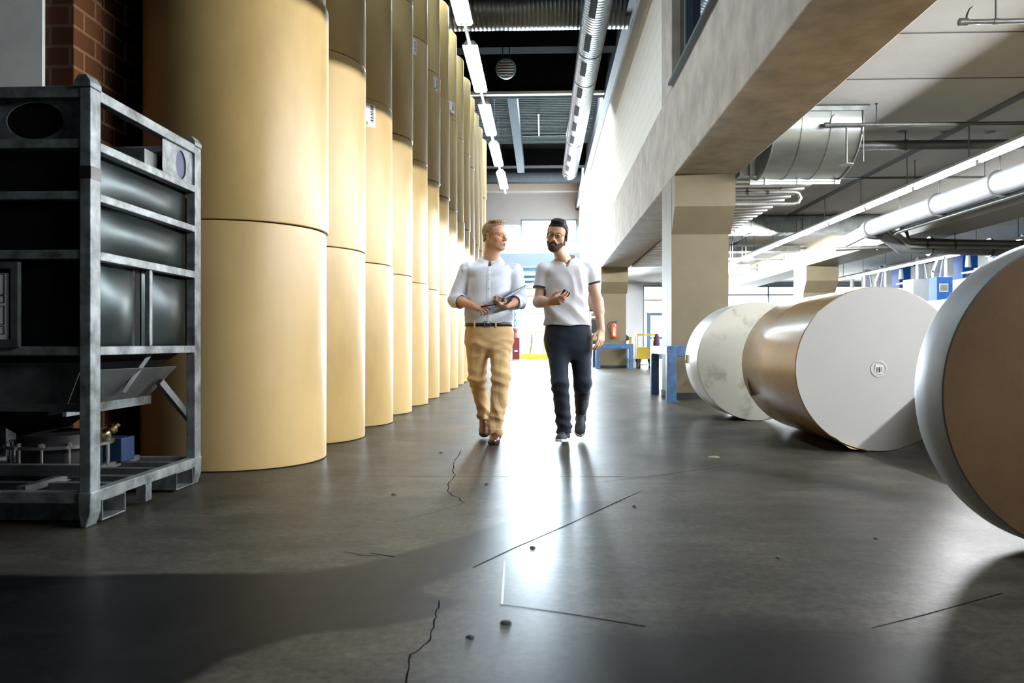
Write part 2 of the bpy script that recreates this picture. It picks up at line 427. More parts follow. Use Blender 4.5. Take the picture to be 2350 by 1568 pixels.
    grime = ramp(noise(1.9, 9, .72, (1, 2.6, 1)), .38, .70, (1.1, 1.1, 1.1), (0.40, 0.40, 0.41))
    base = mix(1.0, base, grime, 'MULTIPLY')
    L(base, p.inputs['Base Color'])
    rr = N('ShaderNodeMapRange'); L(noise(1.6, 5, .55, (1, .6, 1)), rr.inputs[0]); rr.inputs[1].default_value = .3; rr.inputs[2].default_value = .7
    rr.inputs[3].default_value = 0.30; rr.inputs[4].default_value = 0.42; L(rr.outputs[0], p.inputs['Roughness'])
    p.inputs['Specular IOR Level'].default_value = 0.4; p.inputs['IOR'].default_value = 1.16
    crack = mat('floor_crack', (0.006, 0.006, 0.007), 1.0, spec=0.0); scr = mat('floor_scratch', (0.42, 0.43, 0.44), 0.5)
    me = np_mesh('floor', V, Q, [m, crack, scr], smooth=False, attrs={'wear_and_shade': np.concatenate(wx)})
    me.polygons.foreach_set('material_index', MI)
    o = bpy.data.objects.new('floor', me); COL.objects.link(o); ORG[o.name] = Vector()
    struct(o)
build_floor()

def wall_panel(axis, pos, thick, a0, a1, z0, z1, holes):
    """Wall slab in the plane axis=pos; holes are (a, b, z, z) rectangles cut right through."""
    mb = MB()
    A = sorted({a0, a1, *[h[0] for h in holes], *[h[1] for h in holes]}); Z = sorted({z0, z1, *[h[2] for h in holes], *[h[3] for h in holes]})
    for i in range(len(A) - 1):
        for j in range(len(Z) - 1):
            ca, cz = (A[i] + A[i + 1]) / 2, (Z[j] + Z[j + 1]) / 2
            if any(h[0] < ca < h[1] and h[2] < cz < h[3] for h in holes): continue
            if axis == 'y': mb.box(A[i], A[i + 1], pos, pos + thick, Z[j], Z[j + 1])
            else: mb.box(pos, pos + thick, A[i], A[i + 1], Z[j], Z[j + 1])
    return mb

def brick_mat(name, c1, c2, mortar, course, length, plane, rough=0.8, perf=False, bump=0.5, mortar_w=0.012):
    m = bpy.data.materials.new(name); m.use_nodes = True
    nt = m.node_tree; p = nt.nodes['Principled BSDF']; N = nt.nodes.new; L = nt.links.new
    g = N('ShaderNodeNewGeometry'); sp = N('ShaderNodeSeparateXYZ'); L(g.outputs['Position'], sp.inputs[0])
    cb = N('ShaderNodeCombineXYZ')
    L(sp.outputs[0 if plane == 'y' else 1], cb.inputs[0]); L(sp.outputs[2], cb.inputs[1])
    b = N('ShaderNodeTexBrick'); L(cb.outputs[0], b.inputs['Vector'])
    b.inputs['Scale'].default_value = 1.0; b.inputs['Brick Width'].default_value = length; b.inputs['Row Height'].default_value = course
    b.inputs['Mortar Size'].default_value = mortar_w; b.inputs['Mortar Smooth'].default_value = 0.3; b.inputs['Bias'].default_value = 0
    b.inputs['Color1'].default_value = (*c1, 1); b.inputs['Color2'].default_value = (*c2, 1); b.inputs['Mortar'].default_value = (*mortar, 1)
    out = b.outputs['Color']
    if perf:                   # rows of small holes in the hollow bricks
        def sn(o, k):
            a = N('ShaderNodeMath'); a.operation = 'MULTIPLY'; a.inputs[1].default_value = k; L(o, a.inputs[0])
            s_ = N('ShaderNodeMath'); s_.operation = 'SINE'; L(a.outputs[0], s_.inputs[0]); return s_.outputs[0]
        u = sn(sp.outputs[0 if plane == 'y' else 1], 2 * math.pi / 0.022); v = sn(sp.outputs[2], 2 * math.pi / 0.018)
        mn = N('ShaderNodeMath'); mn.operation = 'MINIMUM'; L(u, mn.inputs[0]); L(v, mn.inputs[1])
        gt = N('ShaderNodeMath'); gt.operation = 'GREATER_THAN'; gt.inputs[1].default_value = 0.0; L(mn.outputs[0], gt.inputs[0])
        nm = N('ShaderNodeMath'); nm.operation = 'SUBTRACT'; nm.inputs[0].default_value = 1.0; L(b.outputs['Fac'], nm.inputs[1])
        ml = N('ShaderNodeMath'); ml.operation = 'MULTIPLY'; L(gt.outputs[0], ml.inputs[0]); L(nm.outputs[0], ml.inputs[1])
        m2 = N('ShaderNodeMath'); m2.operation = 'MULTIPLY'; m2.inputs[1].default_value = 0.75; L(ml.outputs[0], m2.inputs[0])
        x = N('ShaderNodeMix'); x.data_type = 'RGBA'; L(m2.outputs[0], x.inputs[0]); L(out, x.inputs[6]); x.inputs[7].default_value = (0.03, 0.012, 0.008, 1)
        out = x.outputs[2]
    L(out, p.inputs['Base Color']); p.inputs['Roughness'].default_value = rough; p.inputs['Specular IOR Level'].default_value = 0.25
    iv = N('ShaderNodeMath'); iv.operation = 'SUBTRACT'; iv.inputs[0].default_value = 1; L(b.outputs['Fac'], iv.inputs[1])
    bp = N('ShaderNodeBump'); bp.inputs['Strength'].default_value = bump; bp.inputs['Distance'].default_value = 0.008
    L(iv.outputs[0], bp.inputs['Height']); L(bp.outputs[0], p.inputs['Normal'])
    return m
M['white_brick'] = brick_mat('white_painted_block', (0.72, 0.70, 0.63), (0.70, 0.68, 0.61), (0.60, 0.58, 0.52), 0.25, 0.5, 'x', 0.7, bump=0.35)
M['brick_y'] = brick_mat('orange_brick_end_shaded', (0.060, 0.020, 0.009), (0.045, 0.015, 0.007), (0.085, 0.05, 0.03), 0.125, 0.25, 'y', 0.8)  # end face darker than the side: shade put into its colour
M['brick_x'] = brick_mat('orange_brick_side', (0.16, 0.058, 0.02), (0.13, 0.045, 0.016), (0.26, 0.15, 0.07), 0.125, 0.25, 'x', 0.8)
M['brick_hollow'] = brick_mat('hollow_brick', (0.09, 0.035, 0.016), (0.065, 0.025, 0.011), (0.24, 0.14, 0.07), 0.125, 0.25, 'x', 0.8, perf=True)

# --- concrete frame between corridor and hall: beams on columns (row beside the corridor and row in the hall)
BX0, BX1 = 1.88, 2.77
mb = MB(); mb.box(BX0, BX1, -4, 41, 3.2, 4.5)
mb.box(BX0, 2.12, 11.6, 12.55, 4.5, 8.9); mb.box(BX0, 2.12, -2.6, -1.7, 4.5, 8.9)
struct(mb.build('trim_1', M['concrete'], bevel=0.012), 'long concrete beam over the columns beside the corridor', 'beam')
def column(x0, x1, y0, y1, m, name, front=0.28):
    mb = MB(); mb.box(x0, x1, y0, y1, 0, 3.2)
    # haunch on the camera side: upright upper block, sloping soffit back to the shaft
    mb.prism([(x0 + .002, y0, 2.38), (x0 + .002, y0 - front, 2.74), (x0 + .002, y0 - front, 3.2), (x0 + .002, y0, 3.2)], (x1 - x0 + .03, 0, 0))
    mb.box(x0 - .004, x1 + .004, y0 - .004, y0 + .001, 0, 0.07)
    o = mb.build(name, m); struct(o); return o
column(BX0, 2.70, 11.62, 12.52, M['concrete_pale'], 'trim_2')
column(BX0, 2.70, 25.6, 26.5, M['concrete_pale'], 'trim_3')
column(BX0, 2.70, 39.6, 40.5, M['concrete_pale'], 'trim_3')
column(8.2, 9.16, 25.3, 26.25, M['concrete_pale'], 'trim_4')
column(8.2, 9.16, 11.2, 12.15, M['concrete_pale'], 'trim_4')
mb = MB(); mb.box(8.2, 9.16, -4, 41, 3.2, 3.9)
struct(mb.build('trim_5', M['concrete_pale'], bevel=0.01), 'pale concrete beam over the second row of columns', 'beam')
for y in (11.62, 25.6):
    mb = MB(); mb.box(BX0 - .012, 2.712, y - .012, y + .91, 0, 0.085)
    struct(mb.build('baseboard_column', M['rubber']))

# --- hall ceiling (concrete planks with joints) and the roof over the corridor
mb = MB(); mb.box(BX1 - .02, 23, -5, 41.3, 3.87, 4.15)
mb.m = 1
for y in (8.0, 9.38, 6.6, 5.2): mb.box(BX1, 8.2, y - .008, y + .008, 3.864, 3.8701)
mb.box(5.86, 5.99, 3, 41, 3.855, 3.8701)
for x, y in ((4.55, 11.7), (5.2, 11.7), (5.85, 11.75), (6.5, 11.8)): mb.lathe([(0.075, 3.864), (0.001, 3.864)], 16, Matrix.Translation((x, y, 0)))
struct(mb.build('ceiling', [M['slab'], M['joint']]))
mb = MB(); mb.box(-6, BX0 + .3, -5, 22.6, 8.9, 9.1); mb.box(-6, -1.6, 22.6, 25.9, 8.9, 9.1); mb.box(1.5, BX0 + .3, 22.6, 25.9, 8.9, 9.1); mb.box(-6, BX0 + .3, 32.2, 34, 8.9, 9.1); mb.box(-6, BX0 + .3, 36.2, 41.3, 8.9, 9.1); mb.box(-6, -1.8, 34, 36.2, 8.9, 9.1); mb.box(1.75, BX0 + .3, 34, 36.2, 8.9, 9.1)  # two gaps left open, added for the unseen roof lights
mb.m = 1; mb.box(-6, BX0 + .3, 25.9, 32.2, 8.9, 9.1)  # lighter colour stands for light falling on this stretch of deck
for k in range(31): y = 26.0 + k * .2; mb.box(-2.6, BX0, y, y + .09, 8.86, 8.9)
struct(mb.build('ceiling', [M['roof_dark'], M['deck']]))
mb = MB()
for y in (13.2, 18.8): mb.box(-2.85, BX0, y, y + .45, 7.8, 8.9)
mb.box(-2.85, BX0, 22.25, 22.6, 7.75, 8.9); mb.box(-2.85, BX0, 33.2, 33.7, 8.2, 8.9); mb.box(-2.85, BX0, 37, 37.5, 8.3, 8.9)
struct(mb.build('trim_6', M['roof_dark']), 'dark roof girders across the corridor', 'girder')
mb = MB(); mb.box(-2.85, BX0, 22.10, 22.26, 7.72, 7.80); mb.box(-2.85, BX0, 22.7, 22.8, 7.85, 7.95)
struct(mb.build('trim_7', M['white_paint']), 'flange whitened as if lit along the lower edge of a roof girder', 'girder')  # white colour stands for the girder's lit lower edge
mb = MB(); mb.box(-1.0, -.72, 22.6, 33.2, 7.9, 8.3)
struct(mb.build('trim_8', M['girder_blue']), 'blue grey lengthwise roof girder', 'girder')
M['galv_matt'] = mat('matt_grey_steel', (0.10, 0.11, 0.115), 0.7, spec=0.2)
mb = MB()
for x in (-.1, .95): mb.bar((x, 26.2, 8.3), (x, 30.5, 8.75), .05, .05)
mb.bar((-.75, 30.5, 8.75), (1.5, 30.5, 8.75), .05, .05)
struct(mb.build('trim_9', M['galv_matt']), 'thin steel bars under the corrugated roof deck', 'bracing')
mb = MB(); mb.box(BX0 - .14, BX0 + .1, 12.6, 41, 7.62, 8.0); mb.box(BX0 - .05, BX0 + .3, -5, 41, 8.0, 8.9)
struct(mb.build('trim_10', M['steel_dark']), 'dark steel girder along the top of the white wall', 'girder')
mb = MB(); mb.box(-1.3, 1.1, 15.2, 15.28, 8.0, 8.05); mb.box(-1.25, 1.1, 16.0, 16.08, 8.25, 8.3)
struct(mb.build('trim_11', M['pipe_grey']), 'two thin bright rails under the dark roof', 'rail')
# --- white block wall above the beam; glazed office band nearer the camera
mb = MB(); mb.box(BX0 + .025, BX0 + .2, 12.55, 41, 4.5, 8.0)
struct(mb.build('wall_right', M['white_brick']))
mb = MB(); mb.box(BX0 + .12, BX0 + .14, -1.7, 11.6, 4.5, 8.9)
w1 = struct(mb.build('window_1', M['dark_glass']))
mb = MB()
for y in (3.6, 5.4, 7.2, 9.0, 10.6): mb.box(BX0 + .02, BX0 + .12, y, y + .08, 4.52, 8.9)
for z in (5.9, 7.4): mb.box(BX0 + .03, BX0 + .12, -1.7, 11.6, z, z + .07)
mb.build('window_frame', M['steel_blue'], w1)
mb = MB(); mb.prism([(BX0 - .07, -1.7, 4.50), (BX0 + .1, -1.7, 4.50), (BX0 + .1, -1.7, 4.58), (BX0 - .07, -1.7, 4.54)], (0, 13.2, 0)); mb.build('window_sill', M['steel_dark'], w1)
mb = MB(); mb.box(2.3, 2.4, -5, 12.6, 4.5, 9); mb.box(2.2, 2.3, 12.55, 41, 4.5, 9)
struct(mb.build('wall_office', M['black_matt']))
# --- left brick wall behind the stacks, with the plastered stretch beyond its end
BRX = -2.86; bry = 4.76
mb = MB(); xa = at(103, 100, bry).x
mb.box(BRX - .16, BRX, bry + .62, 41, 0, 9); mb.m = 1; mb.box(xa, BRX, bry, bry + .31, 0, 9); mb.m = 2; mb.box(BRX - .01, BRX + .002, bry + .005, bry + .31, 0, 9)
mb.m = 0; mb.box(BRX - .16, BRX - .012, bry + .31, bry + .62, 0, 9)
struct(mb.build('wall_left', [M['brick_hollow'], M['brick_y'], M['brick_x']]))
mb = MB(); mb.box(-6, xa, bry - .03, bry + .3, 0, 9)
struct(mb.build('wall_plastered', mat('grey_white_plaster', (0.74, 0.78, 0.75), 0.8, var=0.12, vscale=4, bump=0.08)))
mb = MB(); mb.box(-6.2, -6, -5, 41.3, 0, 9); struct(mb.build('wall_outer', M['roof_dark']))
# --- back and hall walls (behind and beside the camera)
mb = MB(); mb.box(-6, 23, -5.2, -5, 0, 9); struct(mb.build('wall_back', mat('back_wall_grey', (0.10, 0.105, 0.11), 0.8)))
mb = MB(); mb.box(23, 23.2, -5, 41.3, 0, 4.2); struct(mb.build('wall_hall', M['white_paint']))
# --- far end wall with the upper window, the glazed gate and the hall windows
FY = 41.0
UW = (-1.08, 1.83, 5.42, 7.16); GT = (-1.10, 1.70, 0.06, 4.45); HD = (5.18, 6.6, 0.05, 3.75); HW = (8.9, 19.0, 0.9, 3.72)
mb = wall_panel('y', FY, 0.25, -6, 23, 0, 9, [UW, GT, HD, HW])
struct(mb.build('wall_far', M['panel']))
mb = MB()
for x in (-2.0, .05): mb.box(x - .012, x + .012, FY - .006, FY, 7.3, 8.9)
mb.box(-2.6, BX0, FY - .05, FY, 8.55, 8.9)
struct(mb.build('trim_12', M['white_paint']), 'white strip and panel joints on the far wall', 'trim')
mb = MB(); mb.box(-2.8, BX0, FY - 1.4, FY - 1.1, 8.35, 8.72)
struct(mb.build('trim_13', M['white_paint']), 'white girder in front of the far wall', 'girder')
def window(name, r, cols, rows, fr, m, barm=None, depth=.12, y=FY):
    x0, x1, z0, z1 = r
    mb = MB(); mb.box(x0, x1, y + .08, y + .095, z0, z1); g = struct(mb.build(name, M['glass']))
    mb = MB()
    mb.box(x0, x0 + fr, y, y + depth, z0, z1); mb.box(x1 - fr, x1, y, y + depth, z0, z1); mb.box(x0, x1, y, y + depth, z0, z0 + fr); mb.box(x0, x1, y, y + depth, z1 - fr, z1)
    mb.build('window_frame', m, g)
    mb = MB()
    for k in cols: mb.box(k - .03, k + .03, y + .02, y + depth, z0, z1)
    for k in rows: mb.box(x0, x1, y + .02, y + depth, k - .035, k + .035)
    mb.build('glazing_bar', barm or m, g)
    return g
M['frame_pale'] = mat('pale_blue_frame', (0.14, 0.24, 0.31), 0.45)
M['bar_yellow'] = mat('yellow_glazing_bar', (0.22, 0.23, 0.035), 0.5)
window('window_2', UW, (0.65,), (6.05,), .07, M['frame_pale'], M['frame_pale'])
window('window_3', GT, (), (1.37, 2.30, 3.22, 3.62), .09, M['frame_pale'], M['bar_yellow'])
window('window_4', HD, (), (3.0,), .07, M['frame_pale'], M['bar_yellow'])
window('window_5', HW, (11.55, 14.2, 16.8), (3.25,), .07, M['frame_pale'], M['frame_pale'])
mb = MB(); x0 = at(1484, 700, FY - .1).x; x1 = x0 + 1.05
mb.box(x0, x0 + .2, FY - .12, FY - .01, 0, 2.35); mb.box(x0, x1, FY - .12, FY - .01, 2.2, 2.35); mb.box(x1 - .15, x1, FY - .12, FY - .01, 0, 2.35); mb.box(x0, x1, FY - .11, FY - .02, 1.0, 1.12); mb.box(x0, x1, FY - .12, FY - .01, 0, .3)
struct(mb.build('door_1', mat('blue_door_frame', (0.10, 0.22, 0.34), 0.45)))
# ================================================================ LEFT SIDE: paper roll stacks and the hopper
RR, RH = 0.612, 1.578
def roll_mesh(m_side, m_end, r=RR, h=RH, n=96):
    mb = MB()
    mb.lathe([(r - .006, 0.002), (r - .001, .006), (r, .02), (r, h * .5), (r, h - .02), (r - .001, h - .006), (r - .006, h - .002)], n)
    mb.m = 1
    mb.lathe([(r - .006, h - .002), (r * .55, h - .001), (.06, h - .001), (.055, h - .03), (.001, h - .03)], n)
    mb.lathe([(r - .006, .002), (.001, .002)], n)
    # overlapping edge of the wrapper: a thin lip down one side
    mb.m = 0
    a = 2.6
    mb.grid(lambda u, v: Vector(((r + .0015) * math.cos(a + u * .5), (r + .0015) * math.sin(a + u * .5), .004 + v * (h - .008))), 8, 1)
    return mb, [m_side, m_end]
protos = []
for k in ('kraft', 'kraft2', 'kraft3'):
    mb, ms = roll_mesh(M[k], M['kraft_dark']); protos.append(mb.build('paper_roll', ms, smooth=40, org=(0, 0, 0)))
def barcode_label(roll, ang, z, w=.16, h=.30, green=True, bars_vertical=False, r=RR):
    """Paper label wrapped on the roll's side at angle ang, base height z above the roll's foot."""
    o0 = ORG[roll.name]; mb = MB(); R = r + .002
    P = lambda a, q, e=0: Vector((o0.x + (R + e) * math.cos(a), o0.y + (R + e) * math.sin(a), o0.z + q))
    da = w / R
    mb.grid(lambda u, v: P(ang + (u - .5) * da, z + v * h), 8, 1)
    mb.m = 1; rng = random.Random(int(z * 1000) + int(ang * 100)); q = z + h * .22
    while q < z + h * .94:
        t = rng.choice([.004, .006, .010, .014])
        mb.grid(lambda u, v: P(ang + (.12 + u * .22 - .0) * da * 1.0, q + v * t, .001), 3, 1); q += t + rng.choice([.004, .006, .009])
    for k in range(5):
        q = z + h * (.3 + .13 * k); mb.grid(lambda u, v: P(ang - (.40 - u * .10) * da, q + v * .012, .001), 2, 1)
    if green:
        mb.m = 2; mb.grid(lambda u, v: P(ang - (.48 - u * .42) * da, z + .012 + v * h * .15, .001), 4, 1)
    return mb.build('barcode_label', [M['label'], M['ink'], M['green']], roll, fix=False)
FLR = ['bottom', 'second from the floor', 'third from the floor', 'topmost']
ROLLS = {}
SEAMR = random.Random(3)
used = set()
for n in range(14):
    cy = 5.50 + 1.25 * n; cx = -2.127
    for k in range(4):
        if k == 3 and n < 3: continue          # far above the picture
        z = .002 + k * 1.58; dx, dy = SEAMR.uniform(-.012, .012), SEAMR.uniform(-.008, .008)
        if k == 3: z -= [0, 0, 0, .0, .0, .0, .0, .0, .0, .0, .0, .0, .0, .0][n]
        v = SEAMR.randrange(3)
        o = protos[v]
        if v not in used: used.add(v); o.location = (cx + dx, cy + dy, z); ORG[o.name] = Vector(o.location)
        else: o = dup(protos[v], (cx + dx, cy + dy, z))
        o.rotation_euler.z = 0
        where = 'the stack nearest the camera' if n == 0 else f'the {ORD[n]} stack from the camera' if n < 13 else 'the farthest stack in the row'
        tag(o, f'upright brown paper roll, {FLR[k]} in {where}', 'paper roll', 'upright paper rolls stacked four high along the corridor')
        ROLLS[(n, k)] = o
# barcode labels: (stack, roll, pixel of the label's centre)
def label_at(n, k, px, py, **kw):
    o = ROLLS[(n, k)]; c = ORG[o.name]
    kx = (px - 1175) / F; d = Vector((kx * CY - SY, kx * SY + CY)).normalized()
    f = -Vector((c.x, c.y)); b = d.dot(f); q = f.dot(f) - RR ** 2; t = -b - math.sqrt(max(0, b * b - q))
    p = d * t; ang = math.atan2(p.y - c.y, p.x - c.x); z = at(px, py, p.y).z
    barcode_label(o, ang, z - c.z - kw.get('h', .30) / 2, **kw)
label_at(2, 1, 846, 264, w=.17, h=.22); label_at(4, 2, 949, 107, w=.10, h=.20, green=False); label_at(5, 2, 1000, 193, w=.13, h=.20)
label_at(7, 2, 1036, 246, w=.20, h=.19)
label_at(7, 1, 1046, 478, w=.10, h=.14, green=False)

# ---------------------------------------------------------------- hopper container
hx1, hy0, hy1 = -1.97, 3.41, 4.54
hx0 = -3.12
HOP = thing('hopper_container', 'dark steel hopper container in a worn grey frame standing before the nearest paper rolls', 'container', ((hx0 + hx1) / 2, (hy0 + hy1) / 2, 0))
fm, fd = M['frame_metal'], M['frame_dull']
for (x, y) in ((hx1 - .05, hy0), (hx1 - .05, hy1 - .08), (hx0, hy0), (hx0, hy1 - .08)):
    mb = MB(); mb.box(x, x + .05, y, y + .08, .15, 1.93)
    # rounded cap and the tapered foot
    mb.prism([(x - .02, y - .01, 1.93), (x + .055, y - .01, 1.93), (x + .055, y - .01, 1.955), (x + .035, y - .01, 1.985), (x, y - .01, 1.985), (x - .02, y - .01, 1.955)], (0, .09, 0))
    mb.prism([(x - .004, y - .004, .155), (x + .054, y - .004, .155), (x + .05, y - .004, .06), (x + .03, y - .004, 0.001), (x + .008, y - .004, 0.001), (x - .002, y - .004, .06)], (0, .088, 0))
    mb.build('post', fm, HOP, bevel=.004)
def rail(a, b, w, h, m=fm, nm='rail'):
    mb = MB(); mb.bar(a, b, w, h); return mb.build(nm, m, HOP, bevel=.003)
for z, h in ((1.912, .05), (1.685, .04), (1.458, .036), (1.198, .04), (.774, .04), (.13, .05)):
    rail((hx1 - .025, hy0 + .08, z), (hx1 - .025, hy1 - .08, z), .05, h)
    rail((hx0 + .05, hy0 + .03, z), (hx1 - .05, hy0 + .03, z), .05, h)
    rail((hx0 + .05, hy1 - .03, z), (hx1 - .05, hy1 - .03, z), .05, h)
    rail((hx0 + .025, hy0 + .08, z), (hx0 + .025, hy1 - .08, z), .05, h)
rail((hx1 - .02, 3.965, .794), (hx1 - .02, 3.965, 1.178), .026, .03, nm='mullion')
# bulging tank sheets between the rails (right side) and the front sheets
def sheet(y0, y1, z0, z1, bulge, m):
    mb = MB(); mb.grid(lambda u, v: Vector((hx1 - .065 + bulge * math.sin(math.pi * min(1, max(0, u))) ** .8 * math.sin(math.pi * v) ** .8, y0 + (y1 - y0) * u, z0 + (z1 - z0) * v)), 20, 12)
    mb.build('tank_sheet', m, HOP, smooth=60, fix=False)
sheet(3.50, 4.475, 1.475, 1.665, .030, M['tank']); sheet(3.50, 4.475, 1.215, 1.44, .040, M['tank'])
sheet(3.50, 3.91, .79, 1.18, .045, M['tank']); sheet(3.98, 4.475, .79, 1.18, .045, M['tank'])
mb = MB(); mb.box(hx0 + .08, hx1 - .07, hy0 + .07, hy1 - .03, .76, 1.64)
# lower funnel of the tank
zc = .36
ring = lambda z, f: [(hx0 + .08 + f * .45, hy0 + .07 + f * .36, z), (hx1 - .07 - f * .45, hy0 + .07 + f * .36, z), (hx1 - .07 - f * .45, hy1 - .1 - f * .36, z), (hx0 + .08 + f * .45, hy1 - .1 - f * .36, z)]
A_, B_ = ring(.76, 0), ring(zc, 1)
for i in range(4): mb.quad(A_[i], A_[(i + 1) % 4], B_[(i + 1) % 4], B_[i])
mb.build('tank', M['tank_black'], HOP, fix=False)
for c, nrm, rx, rz, nm in (((-2.255, hy0 + .052, 1.80), 'y', .13, .083, 'front'), ((hx1 - .015, 4.315, 1.79), 'x', .062, .078, 'side')):
    mb = MB(); c = Vector(c); U = Vector((1, 0, 0)) if nrm == 'y' else Vector((0, 1, 0))
    n_ = 48
    if nrm == 'y': ext = (-2.60, hx1 - .05, 1.705, 1.89); D = Vector((0, .006, 0)); base = c.x
    else: ext = (4.10, 4.46, 1.705, 1.89); D = Vector((-.006, 0, 0)); base = c.y
    # plate with an oval hole: strip from the hole's rim to the rectangle's rim
    rim, out = [], []
    for i in range(n_):
        a = 2 * math.pi * i / n_; ca, sa = math.cos(a), math.sin(a)
        rim.append(c + U * rx * ca + Vector((0, 0, rz * sa)))
        sx = ((ext[1] - base) if ca > 0 else (base - ext[0])) / max(abs(ca), 1e-6); sz = ((ext[3] - c.z) if sa > 0 else (c.z - ext[2])) / max(abs(sa), 1e-6); s_ = min(sx, sz)
        out.append(c + U * s_ * ca + Vector((0, 0, s_ * sa)))
    for i in range(n_):
        j = (i + 1) % n_; mb.quad(rim[i], rim[j], out[j], out[i]); mb.quad(rim[i], rim[j], rim[j] + D, rim[i] + D)
    o = mb.build('end_plate', fm, HOP, fix=False)
    mb = MB(); mb.quad(*[p + D * 1.2 for p in rim]); mb.build('round_cover', M['navy'] if nrm == 'x' else M['black_matt'], o, fix=False)
mb = MB(); mb.box(-2.55, -2.05, 4.30, 4.36, 1.72, 1.82); mb.box(-2.14, -2.02, 3.98, 4.34, 1.72, 1.80); mb.build('inner_bracket', fd, HOP)
mb = MB(); mb.box(hx0 + .1, hx1 - .1, hy0 + .1, hy1 - .12, 1.64, 1.70); mb.build('lid', M['tank_black'], HOP)
# chute plate, its edge bar and the braces
P1, P2, P3, P4 = atx(225, 850, -2.05), atx(405, 842, -2.05), atx(338, 912, -2.22), atx(225, 928, -2.22)
mb = MB(); n_ = (P2 - P1).cross(P4 - P1).normalized() * .004; mb.prism([P1, P2, P3, P4], n_); mb.build('chute_plate', fd, HOP)
mb = MB(); mb.bar(P4 + Vector((.012, -.3, -.012)), P3 + Vector((.012, 0, -.012)), .02, .045); mb.build('chute_bar', fm, HOP)
mb = MB(); mb.bar(atx(366, 876, -2.10), atx(452, 982, -2.0), .035, .035); mb.build('brace', fd, HOP)
mb = MB(); mb.bar(atx(345, 812, -2.03), atx(283, 900, -2.12), .012, .02); mb.build('brace', fd, HOP)
mb = MB(); mb.bar((hx0 + .05, hy0 + .06, .525), (hx1 - .06, hy0 + .06, .52), .02, .035); mb.build('chute_bar', fd, HOP)
mb = MB(); mb.prism([(hx0 + .1, hy0 + .08, .72), (hx1 - .08, hy0 + .08, .72), (hx1 - .15, hy0 + .075, .53), (hx0 + .15, hy0 + .075, .53)], (0, .004, 0)); mb.build('chute_plate', fd, HOP)
# discharge valve: flange ring, bolts, body, brass fitting
vx, vy = -2.42, 3.92
T = Matrix.Translation((vx, vy, 0))
mb = MB(); mb.lathe([(.20, .30), (.245, .30), (.245, .315), (.20, .315), (.20, .30)], 40, T); valve = mb.build('valve_flange', M['chrome'], HOP, smooth=40)
for k in range(12):
    a = 2 * math.pi * k / 12 + .2
    mb = MB(); p = Vector((vx + .222 * math.cos(a), vy + .222 * math.sin(a), 0))
    mb.cyl(p + Vector((0, 0, .19)), p + Vector((0, 0, .33)), .007, n=8); mb.cyl(p + Vector((0, 0, .315)), p + Vector((0, 0, .328)), .014, n=6); mb.build('bolt', M['chrome'], valve)
mb = MB(); mb.lathe([(.18, .15), (.19, .20), (.19, .36), (.10, .37)], 32, T); mb.build('valve_body', M['black'], HOP, smooth=40)
mb = MB(); q = atx(250, 990, -2.3); mb.lathe([(.02, -.05), (.026, -.03), (.026, -.01), (.02, 0), (.03, .01), (.03, .03), (.018, .04), (.018, .06)], 20, Matrix.Translation(q) @ Matrix.Rotation(-.7, 4, 'X') @ Matrix.Rotation(.6, 4, 'Y')); mb.build('fitting', M['brass'], HOP, smooth=40)
mb = MB(); q = atx(262, 1030, -2.35); mb.obox(q, (.16, .14, .13)); mb.build('actuator', M['navy'], HOP, bevel=.006)
# base: cross members and fork pockets
for y in (3.66, 3.86, 4.1, 4.3):
    mb = MB(); mb.bar((hx0 + .05, y, .135), (hx1 - .05, y, .135), .05, .04); mb.build('cross_member', fd, HOP)
for x in (-2.75, -2.32):
    mb = MB(); mb.bar((x, hy0 + .06, .155), (x, hy1 - .06, .155), .04, .03); mb.build('cross_member', fd, HOP)
mb = MB(); mb.bar((-2.6, 3.62, .22), (-2.06, 3.62, .22), .05, .05); mb.build('valve_support', fd, HOP)
for y0, y1 in ((hy0 + .10, hy0 + .30), (hy1 - .30, hy1 - .10)):
    mb = MB()
    for (a, b, c, d) in ((y0, y1, .012, .017), (y0, y1, .10, .105), (y0, y0 + .005, .012, .105), (y1 - .005, y1, .012, .105)): mb.box(hx0 + .03, hx1 - .004, a, b, c, d)
    mb.build('fork_pocket', fm, HOP)
mb = MB(); mb.box(hx1 - .05, hx1 - .002, 3.90, 3.96, .02, .105); mb.build('middle_foot', fm, HOP)
mb = MB(); mb.box(hx1 - .052, hx1 + .0015, hy0 - .0015, hy0 + .082, 1.53, 1.585); mb.build('black_tape', M['black'], HOP)
# document frame with its printed sheet, and the handwritten number on the rail
dx1 = at(44, 700, hy0).x
mb = MB()
for (a, b, c, d) in ((-2.75, dx1, 1.135, 1.165), (-2.75, dx1, .79, .825), (dx1 - .03, dx1, .79, 1.165)): mb.box(a, b, hy0 - .012, hy0 + .012, c, d)
df = mb.build('document_frame', fd, HOP)
dx2 = at(21, 700, hy0).x
mb = MB(); mb.box(-2.75, dx2, hy0 - .004, hy0 - .002, .825, 1.115); mb.m = 1
for (z0, z1, xr) in ((1.02, 1.11, dx2 - .02), (.985, 1.015, dx2 - .02), (.89, .97, dx2 - .02), (.848, .882, dx2 - .02)):
    for (a, b, c, d) in ((-2.72, xr, z0, z0 + .0025), (-2.72, xr, z1, z1 + .0025), (xr, xr + .002, z0, z1)): mb.box(a, b, hy0 - .0055, hy0 - .0042, c, d)
    for q in range(3):
        zz = z0 + (z1 - z0) * (.25 + .25 * q); mb.box(-2.70, xr - .03 - .01 * q, hy0 - .0055, hy0 - .0042, zz, zz + .004)
mb.build('printed_sheet', [M['label'], M['ink']], df)
hw0 = at(100, 583, hy0 - .001); sx = .0019
